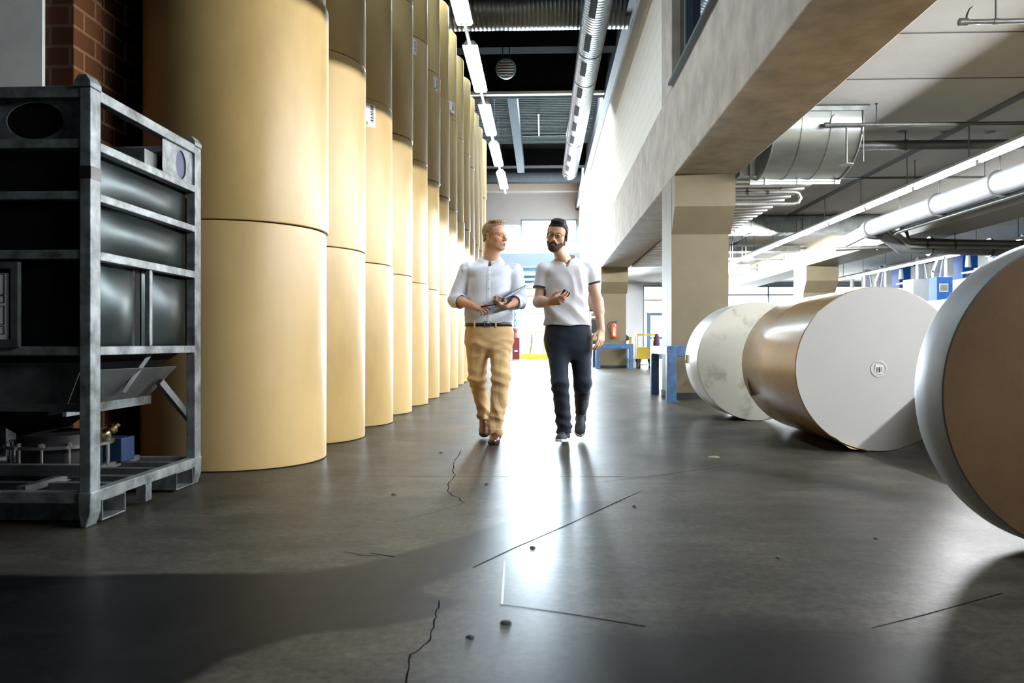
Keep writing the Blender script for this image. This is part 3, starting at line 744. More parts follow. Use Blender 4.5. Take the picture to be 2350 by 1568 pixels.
STROKES = [[(6, -6), (2, 6)], [(14, -4), (18, -6), (20, -3), (13, 5), (23, 5)], [(37, -6), (31, -6), (30, -1), (34, -1), (35, 3), (31, 6), (28, 5)], [(47, -6), (43, -3), (42, 3), (46, 4), (47, 1), (42, 1)]]
mb = MB()
for st in STROKES: mb.tube([(hw0.x + a * sx, hy0 - .0005, hw0.z - b * sx * .85) for a, b in st],     .0017, 6)
mb.build('handwritten_number', M['ink'], HOP)
# ================================================================ RIGHT SIDE: lying paper rolls
def lying_roll(cx, y0, y1, r, m_side, m_end, label, seed=1, dent=0.0, org=None):
    T = Matrix.Translation((cx, y0, r)) @ Matrix.Rotation(-math.pi / 2, 4, 'X')
    L = y1 - y0; mb = MB()
    mb.lathe([(r - .006, 0), (r - .001, .005), (r, .02), (r, L * .5), (r, L - .02), (r - .006, L)], 128, T)
    o = mb.build('paper_roll', m_side, smooth=40, org=(cx, (y0 + y1) / 2, 0)); tag(o, label, 'paper roll')
    mb = MB(); mb.lathe([(r - .006, 0.0), (r * .7, -.001), (.062, -.001)], 128, T); mb.lathe([(r - .006, L), (.03, L)], 96, T)
    mb.build('roll_end', m_end, o, smooth=40)
    return o, T, L
RB, TB, LB = lying_roll(2.505, 6.02, 7.62, .615, M['kraft_gloss'], M['paper_end'], 'lying paper roll with clean white end and shiny brown wrapper')
mb = MB(); mb.lathe([(.062, -.002), (.060, -.004), (.048, -.004), (.046, -.002), (.001, -.002)], 40, TB); pl = mb.build('core_plug', M['core_plug'], RB, smooth=40)
mb = MB(); cz = .615
mb.prism([(2.505 - .034, 6.0158, cz - .030), (2.505 + .026, 6.0158, cz - .040), (2.505 + .036, 6.0158, cz + .028), (2.505 - .024, 6.0158, cz + .038)], (0, -.0004, 0)); mb.m = 1
for k in range(7):
    x = 2.505 - .021 + k * .0066; mb.box(x, x + (.0012 if k % 3 else .0030), 6.0152, 6.0156, cz - .026 + k * .0006, cz + .012 + k * .0006)
mb.build('barcode_label', [M['label'], M['ink']], pl)
# torn flap of brown wrapper peeping out under the white end, and the bent flap at the far left
mb = MB(); mb.grid(lambda u, v: Vector((2.505 + (.615 + .004 - v * .01) * math.cos(4.05 + u * .55), 6.02 - .035 * v * math.sin(math.pi * u) - .004, .615 + (.615 + .003 - v * .012 * math.sin(9 * u)) * math.sin(4.05 + u * .55))), 24, 4)
mb.build('torn_wrapper_edge', M['kraft'], RB, smooth=50, fix=False)
mb = MB(); mb.grid(lambda u, v: Vector((2.505 + (.617 + .03 * u * v) * math.cos(3.35 + v * .32), 7.60 - .16 * u, .615 + (.617 + .02 * u) * math.sin(3.35 + v * .32))), 8, 8)
mb.build('wrapper_flap', M['kraft_dark'], RB, smooth=50, fix=False)
RA, TA, LA = lying_roll(2.235, 8.35, 9.05, .618, M['paper_white'], M['paper_stained'], 'lying white paper roll with a dirt-stained end beside the column')
mb = MB(); q = atx(1577, 845, 2.235 - .6); mb.grid(lambda u, v: Vector((2.235 - .62 - .01 * math.sin(5 * u), 8.95 + .07 * u - .03 * v, .58 + .10 * v)), 6, 4); mb.build('torn_tape', M['kraft'], RA, smooth=50, fix=False)
RC, TC, LC = lying_roll(2.108, 3.03, 3.262, .615, M['paper_rim'], M['kraft_dark'], 'narrow lying paper roll with brown end, cut by the right frame edge')
RD, TD, LD = lying_roll(3.92, 4.9, 8.1, .615, M['kraft2'], M['paper_end'], 'lying tan paper roll behind the white-ended roll and the brown-ended one')

# ================================================================ HALL CEILING FITTINGS
def rod_hanger(p, z0, z1, r=.008):
    return ((p[0], p[1], z0), (p[0], p[1], z1), r)
def pipe(name, label, cat, path, r, m, clamps=(), drops=(), cm=None, n=16, extra=None):
    """Pipe run: one swept mesh with clamp rings and hanger rods as parts. clamps: points; drops: (x, y, z_top, z_bottom)."""
    mb = MB(); mb.tube(path, r, n); o = mb.build(name, m, smooth=40); tag(o, label, cat)
    for (c, ax) in clamps:
        mb = MB(); c = Vector(c); ax = Vector(ax).normalized(); mb.cyl(c - ax * .02, c + ax * .02, r * 1.18, n=20); mb.build('clamp', cm or M['pipe_dark'], o, smooth=40)
    for (x, y, zt, zb) in drops:
        mb = MB(); mb.cyl((x, y, zb), (x, y, zt), .008, n=8); mb.cyl((x, y, zt - .015), (x, y, zt), .02, n=10); mb.build('hanger_rod', M['pipe_dark'], o)
    return o
X_ = (1, 0, 0); Y_ = (0, 1, 0)
# sprinkler pipes crossing under the slab
def sprinkler(name_label, px0, py, px1, z, r, hooks, drops_px, m=None):
    a = atz(px0, py, z); y = a.y; b = Vector((at(px1, py, y).x, y, z)); a = Vector((a.x, y, z))
    drops = [(at(p, py, y).x, y, 3.87, z) for p in drops_px]
    o = pipe('sprinkler_pipe_or_shadow_bar', name_label, 'pipe', [a, b], r, m or M['pipe_dark'], [((at(p, py, y).x, y, z), X_) for p in drops_px], drops)
    for p in hooks:
        x = at(p, py, y).x; mb = MB(); mb.tube([(x, y, z), (x + .01, y, z + .06), (x + .03, y, z + .11), (x + .06, y, z + .135)], [.009, .009, .007, .004], 8); mb.build('valve_lever', M['steel_dark'], o, smooth=40)
    mb = MB(); mb.cyl(a - Vector((.02, 0, 0)), a + Vector((.05, 0, 0)), r * 1.5, n=14); mb.build('end_cap', M['pipe_dark'], o, smooth=40)
    return o
s1 = sprinkler('dark sprinkler pipe with lever valve in the upper right corner, nearest of all', 2207, 50, 2440, 3.62, .022, [2217], [2286])
s2 = sprinkler('thin sprinkler pipe with lever valve running in front of the galvanised duct bend', 1896, 287, 2440, 3.60, .024, [1904], [2012])
y2 = ORG[s2.name].y
xs_ = at(1943, 330, y2).x
mb = MB(); mb.cyl((xs_, y2, 3.6), (xs_, y2, at(1943, 378, y2).z), .012, n=10); sd = mb.build('drop_pipe', M['pipe_dark'], s2)
mb = MB(); mb.lathe([(.001, .0), (.085, .0), (.085, .006), (.02, .012)], 24, Matrix.Translation((xs_, y2, at(1943, 378, y2).z))); mb.build('sprinkler_head', M['pipe_grey'], sd, smooth=40)
s3 = sprinkler('very thin dark pipe under the slab beyond the thick dark pipe', 1918, 409, 2330, 3.58, .020, [], [2100, 2260])
a = atz(1938, 334, 3.68)
pipe('drain_pipe', 'thick dark pipe under the hall ceiling right of the galvanised duct bend', 'pipe', [(a.x, a.y, 3.68), (9.5 if False else 8.19, a.y, 3.68)], .068, M['pipe_dark'], [((at(2078, 334, a.y).x, a.y, 3.68), X_)], [(at(2078, 334, a.y).x, a.y, 3.87, 3.68)])
# galvanised duct bend hanging from the slab
GD = thing('galvanised_duct', 'galvanised duct bend curving down from the hall ceiling beside the beam', 'duct', (3.6, 10.9, 3.05))
gx0, gx1 = 3.02, 4.14; y_f, y_b, z_b = 10.42, 11.30, 3.10
prof = [(y_f, 3.862)] + [(y_b - (y_b - y_f) * math.cos(t), 3.72 - .62 * math.sin(t)) for t in [k / 16 * math.pi / 2 for k in range(17)]]
mb = MB(); mb.grid(lambda u, v: Vector((gx0 + (gx1 - gx0) * u, prof[min(17, int(v * 17 + .001))][0], prof[min(17, int(v * 17 + .001))][1])), 1, 17)
for x in (gx0, gx1):
    mb.v_ = None
    mb._add([(x, p[0], p[1]) for p in prof] + [(x, y_b, 3.862)], [tuple(range(len(prof) + 1))])
mb.build('bend', M['galv'], GD, smooth=50, fix=False)
mb = MB()
for x in (gx0 + .35, gx0 + .72):
    for k in range(len(prof) - 1):
        a, b = prof[k], prof[k + 1]; mb.bar((x, a[0] - .006, a[1] - .004), (x, b[0] - .006, b[1] - .004), .012, .01, up=(1, 0, 0))
mb.build('seam', M['galv'], GD)
for x in (gx0, gx1):
    mb = MB(); mb.tube([(x, p[0] - .008, p[1] - .008) for p in prof], .012, 8); mb.build('edge_fold', M['pipe_silver'], GD, smooth=40)
mb = MB()
mb.box(gx0 - .10, gx1 + .02, y_b - .02, y_b + .02, z_b - .07, z_b - .04); mb.box(gx0 - .10, gx1 + .02, y_b - .02, y_b + .02, z_b - .03, z_b + .0); mb.box(gx0 - .1, gx0 - .06, y_b - .02, y_b + .02, z_b, 3.86); mb.box(gx1 - .0, gx1 + .03, y_b - .02, y_b + .02, z_b - .04, 3.86)
for x in (gx0 + .1, gx0 + .55, gx1 - .05): mb.box(x, x + .06, y_b - .04, y_b + .03, z_b - .075, z_b + .005)
mb.build('flange', M['galv_dull'], GD)
mb = MB(); mb.box(gx0 - .02, gx1 + .06, y_f - .05, y_f + .0, 3.80, 3.865); mb.m = 1; mb.box(gx0 + .1, gx1 + .06, y_f - .07, y_f + .02, 3.855, 3.865); mb.build('top_flange', [M['galv_dull'], M['joint']], GD)
mb = MB(); mb.cyl((gx1 + .01, y_f + .02, 3.86), (gx1 + .01, y_f + .02, 3.15), .009, n=8); mb.build('support_rod', M['pipe_dark'], GD)
# long flat duct going on behind it, ribbed underside
D2 = thing('flat_duct', 'long flat ventilation duct with ribbed underside behind the duct bend', 'duct', (3.45, 14, 3.15))
mb = MB(); mb.box(2.80, 3.98, 11.36, 25, 3.17, 3.80); mb.build('duct_body', M['galv_dull'], D2)
mb = MB()
for k in range(40): y = 11.6 + k * .33; mb.box(2.82, 3.99, y, y + .16, 3.145, 3.172)
mb.build('stiffening_ribs', M['white_paint'], D2)
for (py, px1, z) in ((441, 1833, 3.10), (460, 1838, 2.98)):
    pass
a = atz(1838, 441, 3.08); y = a.y; b = Vector((2.80, y, 3.08))
pipe('sprinkler_pipe_or_shadow_bar', 'bent pale pipe loop passing under the flat ribbed duct', 'pipe', [b, (a.x - .10, y, 3.08), (a.x - .03, y + .01, 3.06), (a.x, y + .02, 3.00), (a.x - .03, y + .03, 2.93), (a.x - .10, y + .04, 2.91), (2.78, y + .04, 2.91)], .028, M['pipe_grey'], [((3.1, y, 3.08), X_), ((3.4, y, 3.08), X_)], [(3.1, y, 3.146, 3.08), (3.6, y, 3.146, 3.08)])
# rectangular cross duct farther back
y = 19.2; xa, xb = 4.0, min(8.05, at(2088, 500, y).x)
mb = MB(); mb.box(xa, xb, y, y + .55, 3.44, 3.84); cd = mb.build('cross_duct', M['galv_dull']); tag(cd, 'rectangular galvanised duct crossing behind the near strip light', 'duct')
mb = MB()
for p in (1727, 1806, 1868): x = at(p, 500, y).x; mb.box(x - .02, x + .02, y - .02, y + .57, 3.425, 3.855)
mb.build('flange', M['galv'], cd)
mb = MB()
for x in (4.6, 6.2): mb.cyl((x, y - .03, 3.43), (x, y - .03, 3.87), .01, n=8)
mb.build('hanger_rod', M['pipe_dark'], cd)
y = 18.9; pipe('sprinkler_pipe_or_shadow_bar', 'thin dark bar standing in for the shadow above the rectangular cross duct', 'pipe', [(4.0, y, 3.77), (7.9, y, 3.77)], .03, M['pipe_dark'], [], [(6.9, y, 3.87, 3.77)])  # dark bar added for the shadow gap above the duct
# farther small ducts and rods under the ceiling
def tray(px0, py0, px1, py1, y, label, rod):
    a, b = at(px0, py1, y), at(px1, py0, y); mb = MB(); mb.box(a.x, b.x, y, y + .5, a.z, b.z); o = mb.build('cable_tray', M['galv_dull']); tag(o, label, 'cable tray')
    mb = MB()
    for x in (a.x + .3, b.x - .15): mb.cyl((x, y + .25, b.z), (x, y + .25, 3.87), .01, n=8)
    mb.build('hanger_rod', M['pipe_dark'], o)
    q = at(rod[0], rod[1], y); mb = MB(); mb.cyl((b.x, y + .05, q.z), (q.x, y + .05, q.z), .018, n=8); mb.cyl((q.x, y + .05, q.z - .08), (q.x, y + .05, q.z + .12), .022, n=8); mb.build('end_bar', M['pipe_dark'], o)
tray(1660, 565, 1837, 577, 25.0, 'flat grey cable tray behind the near strip light, right of the column', (1879, 569))
tray(1660, 592, 1730, 597, 21.5, 'thin cable tray low behind the strip light near the pale column', (1800, 595))
tray(1655, 607, 1721, 629, 21.9, 'small grey box duct just right of the near column', (1739, 616))

# ---------------------------------------------------------------- strip lights
def strip_light(x, y0, z, L=1.84, m='tube_hall'):
    t = thing('strip_light', 'x', 'strip light', (x, y0 + L / 2, z))
    mb = MB(); mb.prism([(x - .12, y0, z + .028), (x + .12, y0, z + .028), (x + .05, y0, z + .10), (x - .05, y0, z + .10)], (0, L + .05, 0)); mb.build('housing', M['lamp_white'], t)
    mb = MB(); mb.cyl((x, y0 + .03, z), (x, y0 + L - .03, z), .024, n=12, caps=True); mb.build('tube', M[m], t, smooth=40)
    mb = MB()
    for y in (y0 + .02, y0 + L - .02): mb.box(x - .02, x + .02, y - .02, y + .02, z - .025, z + .035)
    mb.build('lamp_holder', M['lamp_white'], t)
    mb = MB(); mb.tube([(x, y0 + L * .12, z + .10), (x + .004, y0 + L * .12, z + .3), (x, y0 + L * .12, 3.87)], .008, 6); mb.build('chain', M['pipe_dark'], t)
    return t
SL = strip_light(6.0, 9.3, 3.30)
def set_l(o, i, n, row): tag(o, f'{row}, {ORD[i]} lamp counted from the camera', 'strip light', 'suspended strip lights in rows along the hall')
tag(SL, 'suspended strip light in the near hall row, first lamp counted from the camera', 'strip light', 'suspended strip lights in rows along the hall')
for i in range(-5, 15):
    if i == 0: continue
    o = dup(SL, (6.0, 9.3 + .92 + 1.9 * i, 3.30))
    if 0 < i < 9: set_l(o, i, 9, 'suspended strip light in the near hall row')
    elif i >= 9: tag(o, 'suspended strip light in the near hall row, hidden behind the near column', 'strip light', 'suspended strip lights in rows along the hall')
    else: tag(o, 'suspended strip light of the near hall row, beside or behind the camera', 'strip light', 'suspended strip lights in rows along the hall')
SL2 = strip_light(11.75, 20.8 - .92, 3.30, m='tube_far')
for i in range(8):
    o = SL2 if i == 0 else dup(SL2, (11.75, 20.8 + 1.9 * i, 3.30)); set_l(o, i, 8, 'strip light in the far row above the machines')
for i in range(1):
    o = dup(SL2, (11.75, 5 + 3.8 * i, 3.30)); tag(o, 'suspended strip light of the far hall row, outside the picture', 'strip light', 'suspended strip lights in rows along the hall')

# ---------------------------------------------------------------- big silver pipe with its elbow and the pipes beside it
zp = 3.285; xp = 7.12; ye = 18.0; xe = 12.3
path = [(xp, 6.0, zp)] + [(xp, ye - .45, zp)] + arc((xp + .45, ye - .45, zp), .45, math.pi, math.pi / 2, 8, (1, 0, 0), (0, 1, 0))[1:] + [(xp + .6, ye, zp - .10), (8.0, ye, 2.97), (xe, ye, 2.84)]
bp = pipe('ventilation_pipe', 'big silver pipe running overhead in the hall with an elbow turning right', 'pipe', path, .182, M['pipe_silver'],
          [((xp, y, zp), Y_) for y in (10.3, 12.65, 14.55, 17.4)] + [((x, ye, 2.97 - .03 * (x - 8)), X_) for x in (8.6, 9.9, 11.5)], [(xp, y, 3.87, zp + .1) for y in (12.65, 14.55, 16.1)], n=28)
mb = MB(); mb.cyl((xp, ye - .45, zp), (xp - .0, ye + .9, zp - .1), .13, n=24); mb.build('branch', M['white_paint'], bp, smooth=40)
for k, (dx, dz, r, m, lab) in enumerate(((.34, -.02, .045, 'pipe_grey', 'pale pipe just right of the big silver pipe'), (.50, -.10, .040, 'pipe_grey', 'lower pale pipe right of the big silver pipe'), (.62, .02, .035, 'pipe_dark', 'dark thin pipe beside the big silver pipe'))):
    pipe('service_pipe', lab, 'pipe', [(xp + dx, 6, zp + dz), (xp + dx, ye - .7, zp + dz), (xp + dx + .02, ye - .5, zp + dz - .02), (xp + dx + .2, ye - .35, zp + dz - .08), (8.02, ye - .3, 3.02 + dz), (xe, ye - .3, 2.95 + dz)], r, M[m], [((x, ye - .3, 3.02 + dz - .0164 * (x - 8.02)), X_) for x in (8.4, 9.0, 10.4)], [(9.0, ye - .3, 3.2, 3.0 + dz)])
pipe('service_pipe', 'lowest dark pipe under the elbow of the big silver pipe', 'pipe', [(xp - .35, ye + .6, zp - .32), (xp + .4, ye + .3, zp - .32), (9.4, ye + .3, zp - .30), (xe, ye + .3, zp - .36)], .045, M['pipe_dark'], [((7.6, ye + .3, zp - .32), X_)], [])
pipe('conduit', 'thin white conduit along the pale hall beam', 'pipe', [(8.172, 14, 3.55), (8.172, 39, 3.55)], .022, M['white_paint'], [((8.172, y, 3.55), Y_) for y in (17, 20, 23)], [])
# dark louvred grilles under the ceiling at the right
# ================================================================ CORRIDOR FITTINGS
def pendant(y0, L=2.92):
    x, z = -1.45, 6.8
    t = thing('pendant_lamp', 'x', 'lamp', (x, y0 + L / 2, z))
    mb = MB(); mb.prism([(x - .16, y0, z + .03), (x + .16, y0, z + .03), (x + .08, y0, z + .13), (x - .08, y0, z + .13)], (0, L, 0)); mb.build('housing', M['lamp_white'], t, bevel=.006)
    mb = MB(); mb.prism([(x - .15, y0 + .01, z + .03), (x - .125, y0 + .01, z - .01), (x + .125, y0 + .01, z - .01), (x + .15, y0 + .01, z + .03)], (0, L - .02, 0)); mb.build('diffuser', M['tube'], t, bevel=.004)
    mb = MB()
    for yy in (y0 + .1, y0 + L * .5, y0 + L - .1):
        for dx in (-.05, .05): mb.box(x + dx - .03, x + dx + .03, yy - .05, yy + .05, z - .016, z - .008)
    mb.build('clip', M['lamp_white'], t)
    mb = MB(); mb.box(x - .03, x + .03, y0 + L, y0 + L + 1.07, z + .02, z + .08); mb.build('trunking', M['lamp_white'], t)
    mb = MB(); mb.cyl((x, y0 + .4, z + .13), (x, y0 + .4, 8.9), .006, n=6); mb.cyl((x, y0 + L - .4, z + .13), (x, y0 + L - .4, 8.9), .006, n=6); mb.build('suspension_wire', M['steel_dark'], t)
    return t
PL = pendant(12.05)
NM = ['nearest and cut by the top frame edge', 'second from the camera', 'third from the camera', 'fourth from the camera', 'farthest and smallest of the row']
for i in range(5):
    o = PL if i == 0 else dup(PL, (-1.45, 12.05 + 2.92 / 2 + 4.0 * i, 6.8))
    tag(o, f'hanging fluorescent lamp above the paper roll stacks, {NM[i]}', 'lamp', 'row of hanging fluorescent lamps over the corridor')
for i in (-1, -2):
    tag(dup(PL, (-1.45, 12.05 + 1.46 + 4.0 * i, 6.8)), 'hanging fluorescent lamp over the corridor, above the top of the picture', 'lamp', 'row of hanging fluorescent lamps over the corridor')

# lengthwise spiral duct with rectangular outlets
dx, dz, dr = 1.02, 7.0, .265
SD = thing('spiral_duct', 'silver spiral duct with black outlet slots running along the white wall top', 'duct', (dx, 20, dz))
mb = MB(); y = 7.0; prof = []
T = Matrix.Translation((dx, 0, dz)) @ Matrix.Rotation(-math.pi / 2, 4, 'X')
while y < 29.0:
    prof += [(dr, y), (dr + .004, y + .010), (dr + .004, y + .02), (dr, y + .03)]; y += .115
prof += [(dr, 29.0), (.001, 29.0)]
mb.lathe(prof, 40, T); mb.build('duct_tube', M['spiral'], SD, smooth=50)
for y in (9.2, 12.6, 16.7, 18.55, 24.2, 28.45):
    mb = MB(); mb.lathe([(dr + .002, y - .03), (dr + .012, y - .025), (dr + .012, y + .025), (dr + .002, y + .03)], 40, T); mb.build('collar', M['pipe_dark'], SD, smooth=50)
for y in (12.3, 14.2, 15.85, 17.35, 18.95, 20.5, 22.0, 23.4, 25.8, 27.3, 28.6):
    mb = MB(); a0 = math.radians(232 - (y - 15) * .5)
    mb.grid(lambda u, v: Vector((dx + (dr + .007) * math.cos(a0 + u * .5), y - .42 + .84 * v, dz + (dr + .007) * math.sin(a0 + u * .5))), 6, 1)
    mb.build('outlet_slot', M['black_matt'], SD, fix=False)
mb = MB()
for y in (11, 15, 19.4, 23, 27): mb.cyl((dx, y, dz + dr), (dx, y, 8.9), .008, n=6)
mb.build('hanger_rod', M['steel_dark'], SD)
# crossing spiral duct
cy, cz, cr = 16.95, 7.98, .48
mb = MB(); x = -2.6; prof = []
T2 = Matrix.Translation((0, cy, cz)) @ Matrix.Rotation(math.pi / 2, 4, 'Y')
while x < 1.86: prof += [(cr, x), (cr + .006, x + .012), (cr + .006, x + .024), (cr, x + .036)]; x += .09
mb.lathe(prof, 56, T2); cd2 = mb.build('cross_spiral_duct', M['spiral_dark'], smooth=50); tag(cd2, 'large dark spiral duct crossing the corridor at the top edge', 'duct')
mb = MB()
for x in (-.6, 1.1): mb.cyl((x, cy, cz + cr), (x, cy, 8.9), .008, n=6)
mb.build('hanger_rod', M['steel_dark'], cd2)
# round vent grille hanging on a girder face
q = at(1161, 158, 18.75)
VG = thing('vent_grille', 'round white louvred vent grille on the dark roof girder', 'vent', (q.x, 18.75, q.z - .24))
T = Matrix.Translation((q.x, 18.74, q.z)) @ Matrix.Rotation(HALF, 4, 'X')
mb = MB()
for sx_ in (-.08, .08): mb.cyl((q.x + sx_, 18.80, q.z + .2), (q.x + sx_, 18.84, 7.81), .012, n=8)
mb.build('hanger_rod', M['steel_dark'], VG)
mb = MB(); mb.lathe([(.235, -.05), (.24, .03), (.215, .035), (.21, .0), (.21, -.03)], 40, T); mb.build('rim', M['frame_pale'], VG, smooth=40)
mb = MB(); mb.lathe([(.21, -.02), (.001, -.02)], 40, T); mb.build('back_plate', mat('vent_back', (0.10, 0.14, 0.17), 0.5), VG)
mb = MB()
for k in range(-2, 4):
    zz = q.z + .065 * k - .03; hw = math.sqrt(max(.0, .205 ** 2 - (zz - q.z) ** 2)); mb.bar((q.x - hw, 18.72, zz), (q.x + hw, 18.72, zz), .045, .012)
mb.build('louvre', M['white_paint'], VG)
# wall walkway in front of the far wall, with railings
wz0, wz1 = 4.55, 5.22; wy = 39.4
WK = thing('walkway', 'blue grey steel walkway with railings across the far wall above the gate', 'walkway', (-.3, wy, wz0))
mb = MB(); mb.box(-2.8, BX0, wy - .15, wy, wz0, wz1); mb.build('edge_girder', M['steel_blue'], WK)
mb = MB(); mb.box(-2.8, BX0, wy - .1, 41, wz0 + .1, wz0 + .2); mb.build('deck_plate', M['steel_blue'], WK)
mb = MB()
for zz, yy in ((wz0 - .12, wy), (wz0 - .36, wy + .5), (wz0 - .58, wy + .9)): mb.box(-2.8, BX0, yy, yy + .12, zz - .16, zz)
mb.build('under_girders', mat('teal_steel', (0.03, 0.11, 0.15), 0.45), WK)
mb = MB()
for (x0, x1) in ((-2.8, -1.1), (1.86, BX0)):
    for zz in (wz1 + .35, wz1 + .6, wz1 + .85, wz1 + 1.1, wz1 + 1.4): mb.box(x0, x1, wy - .02, wy + .02, zz - .02, zz + .02)
for x in (-2.7, -1.9, -1.14): mb.box(x - .03, x + .03, wy - .03, wy + .03, wz1, wz1 + 1.42)
mb.build('railing', M['frame_pale'], WK)
mb = MB(); x = at(1339, 500, 40.3).x; mb.box(x - .12, x + .06, 40.2, 40.4, 0, 8.4)
struct(mb.build('trim_14', M['steel_blue']), 'blue steel column in the far right corner of the corridor', 'column')
mb = MB(); x = at(1184, 730, 40).x; mb.box(x - .12, x + .02, 40.3, 40.6, 0, 4.6); mb.m = 1
for k in range(12): mb.box(x - .06, x - .03, 40.29, 40.30, .5 + k * .3, .68 + k * .3)
struct(mb.build('trim_15', [mat('teal_post', (0.02, 0.10, 0.14), 0.45), M['white_paint']]), 'dark teal upright beside the gate', 'post')
q = at(1239, 655, 38.8); FL = thing('flood_lamp', 'white flood lamp hanging under the walkway between the two men', 'lamp', q)
mb = MB(); mb.prism([q + Vector((-.14, 0, .22)), q + Vector((.06, 0, .26)), q + Vector((.14, 0, -.24)), q + Vector((-.04, 0, -.26))], (0, .14, 0)); mb.build('lamp_head', M['white_paint'], FL, bevel=.01)
mb = MB(); mb.tube([q + Vector((-.04, .07, .24)), q + Vector((-.02, .07, .40)), q + Vector((0, .25, .55)), Vector((q.x, 39.31, 4.52))], .02, 8); mb.build('bracket', M['steel_blue'], FL)
q = at(1330, 430, 40.8); mb = MB(); mb.box(q.x - .06, q.x + .06, 40.7, 40.9, q.z - .1, q.z + .15); mb.cyl((q.x, 40.7, q.z), (q.x - .02, 40.45, q.z - .08), .05, n=12); tag(mb.build('security_camera', M['pipe_grey']), 'small grey camera high in the far corner under the white girder', 'camera')
q = at(1334, 462, 40.1); mb = MB(); mb.bar(q + Vector((-.25, 0, 0)), q + Vector((.1, 0, 0)), .06, .12); mb.bar(q + Vector((.02, 0, 0)), q + Vector((.12, 0, -.45)), .06, .08); tag(mb.build('wall_bracket', M['white_paint']), 'white bracket lamp arm at the blue corner column', 'bracket')

# ================================================================ THINGS ON THE FLOOR AT THE FAR END
YB = thing('barrier_plinth', 'amber steel barrier plinth on the floor in front of the glazed gate', 'barrier', (.3, 39.7, 0))
xa, xb = at(1193, 800, 39.6).x, 1.55
mb = MB(); mb.box(xa, xb, 39.45, 39.75, 0, .26); mb.build('base_beam', M['amber'], YB, bevel=.01)
mb = MB(); x = at(1248, 800, 39.6).x
for xx in (x, 1.5): mb.box(xx - .04, xx + .04, 39.55, 39.63, .26, 1.05)
mb.box(x, 1.5, 39.55, 39.63, .95, 1.05); mb.build('guard_rail', M['amber'], YB)
x0, x1 = at(1206, 790, 39.9).x, at(1232, 790, 39.9).x
GC = thing('control_cabinet', 'pale grey cabinet with hanging cable behind the amber plinth', 'cabinet', ((x0 + x1) / 2, 40.2, 0))
mb = MB(); mb.box(x0, x1, 39.95, 40.5, 0, 1.26); mb.build('body', mat('beige_cabinet', (0.27, 0.26, 0.21), 0.5), GC, bevel=.01)
mb = MB(); mb.box(x0 + .22, x1 - .05, 39.94, 39.95, .85, 1.1); mb.build('display_panel', mat('blue_grey_display', (0.16, 0.20, 0.32), 0.4), GC)
mb = MB(); xm = (x0 + x1) / 2 - .02; mb.tube([(xm + .05, 39.93, 1.28), (xm + .06, 39.92, 1.0), (xm + .02, 39.92, .6), (xm - .04, 39.93, .28)], .015, 8); mb.build('cable', M['black'], GC, smooth=40)
x0, x1 = at(1176, 800, 37.0).x, at(1193, 800, 37.0).x
RB_ = thing('red_cabinet', 'dark red floor cabinet beside the left man at the far end', 'cabinet', ((x0 + x1) / 2, 37.2, 0))
mb = MB(); mb.box(x0, x1, 37.0, 37.4, .03, 1.05); mb.build('body', M['red'], RB_, bevel=.01)
mb = MB(); mb.box(x0 + .10, x0 + .24, 36.99, 37.0, .40, .46); mb.build('notice', M['label'], RB_)
mb = MB(); mb.box(x0 - .05, x1 + .02, 36.95, 37.45, 0, .04); mb.build('foot', M['pipe_grey'], RB_)
mb = MB(); mb.lathe([(.001, 1.05), (.10, 1.05), (.11, 1.12), (.09, 1.28), (.10, 1.34), (.13, 1.42), (.12, 1.5), (.001, 1.55)], 20, Matrix.Translation(((x0 + x1) / 2 - .02, 37.2, 0))); tag(mb.build('canister', mat('brown_canister', (0.22, 0.10, 0.08), 0.4), smooth=40), 'brown canister standing on the dark red cabinet', 'canister')

# blue collision guards round the column feet
def guard(x0, x1, y0, y1, label, side=True):
    t = thing('column_guard', label, 'guard', ((x0 + x1) / 2, (y0 + y1) / 2, 0), 'blue steel guards around the column feet')
    m = M['guard_blue']; w = .13; h = .79
    mb = MB(); mb.prism([(x0, y0, .62), (x1, y0, .62), (x1, y0, h - .015), (x1 - .2, y0, h - .02), (x1 - .35, y0, h), (x0 + .35, y0, h - .005), (x0, y0, h - .03)], (0, .12, 0)); mb.build('top_rail', m, t, bevel=.008)
    for x in (x0, x1 - w):
        mb = MB(); mb.box(x, x + w, y0 - .01, y0 + .13, 0, .66); mb.build('leg', m, t, bevel=.006)
        mb = MB(); mb.box(x - .02, x + w + .02, y0 - .05, y0 + .17, 0, .012); mb.build('base_plate', m, t)
    for x in (x0 - .0, x1 - .12):
        mb = MB(); mb.box(x, x + .12, y0 + .12, y1, .64, h - .03); mb.build('side_rail', m, t, bevel=.008)
        mb = MB(); mb.box(x, x + .12, y1 - .13, y1, 0, .64); mb.build('leg', m, t, bevel=.006)
    return t
guard(1.72, 2.86, 11.02, 12.7, 'blue steel guard around the foot of the near column')
guard(1.70, 2.86, 25.0, 26.7, 'blue steel guard around the foot of the far column below the extinguisher')
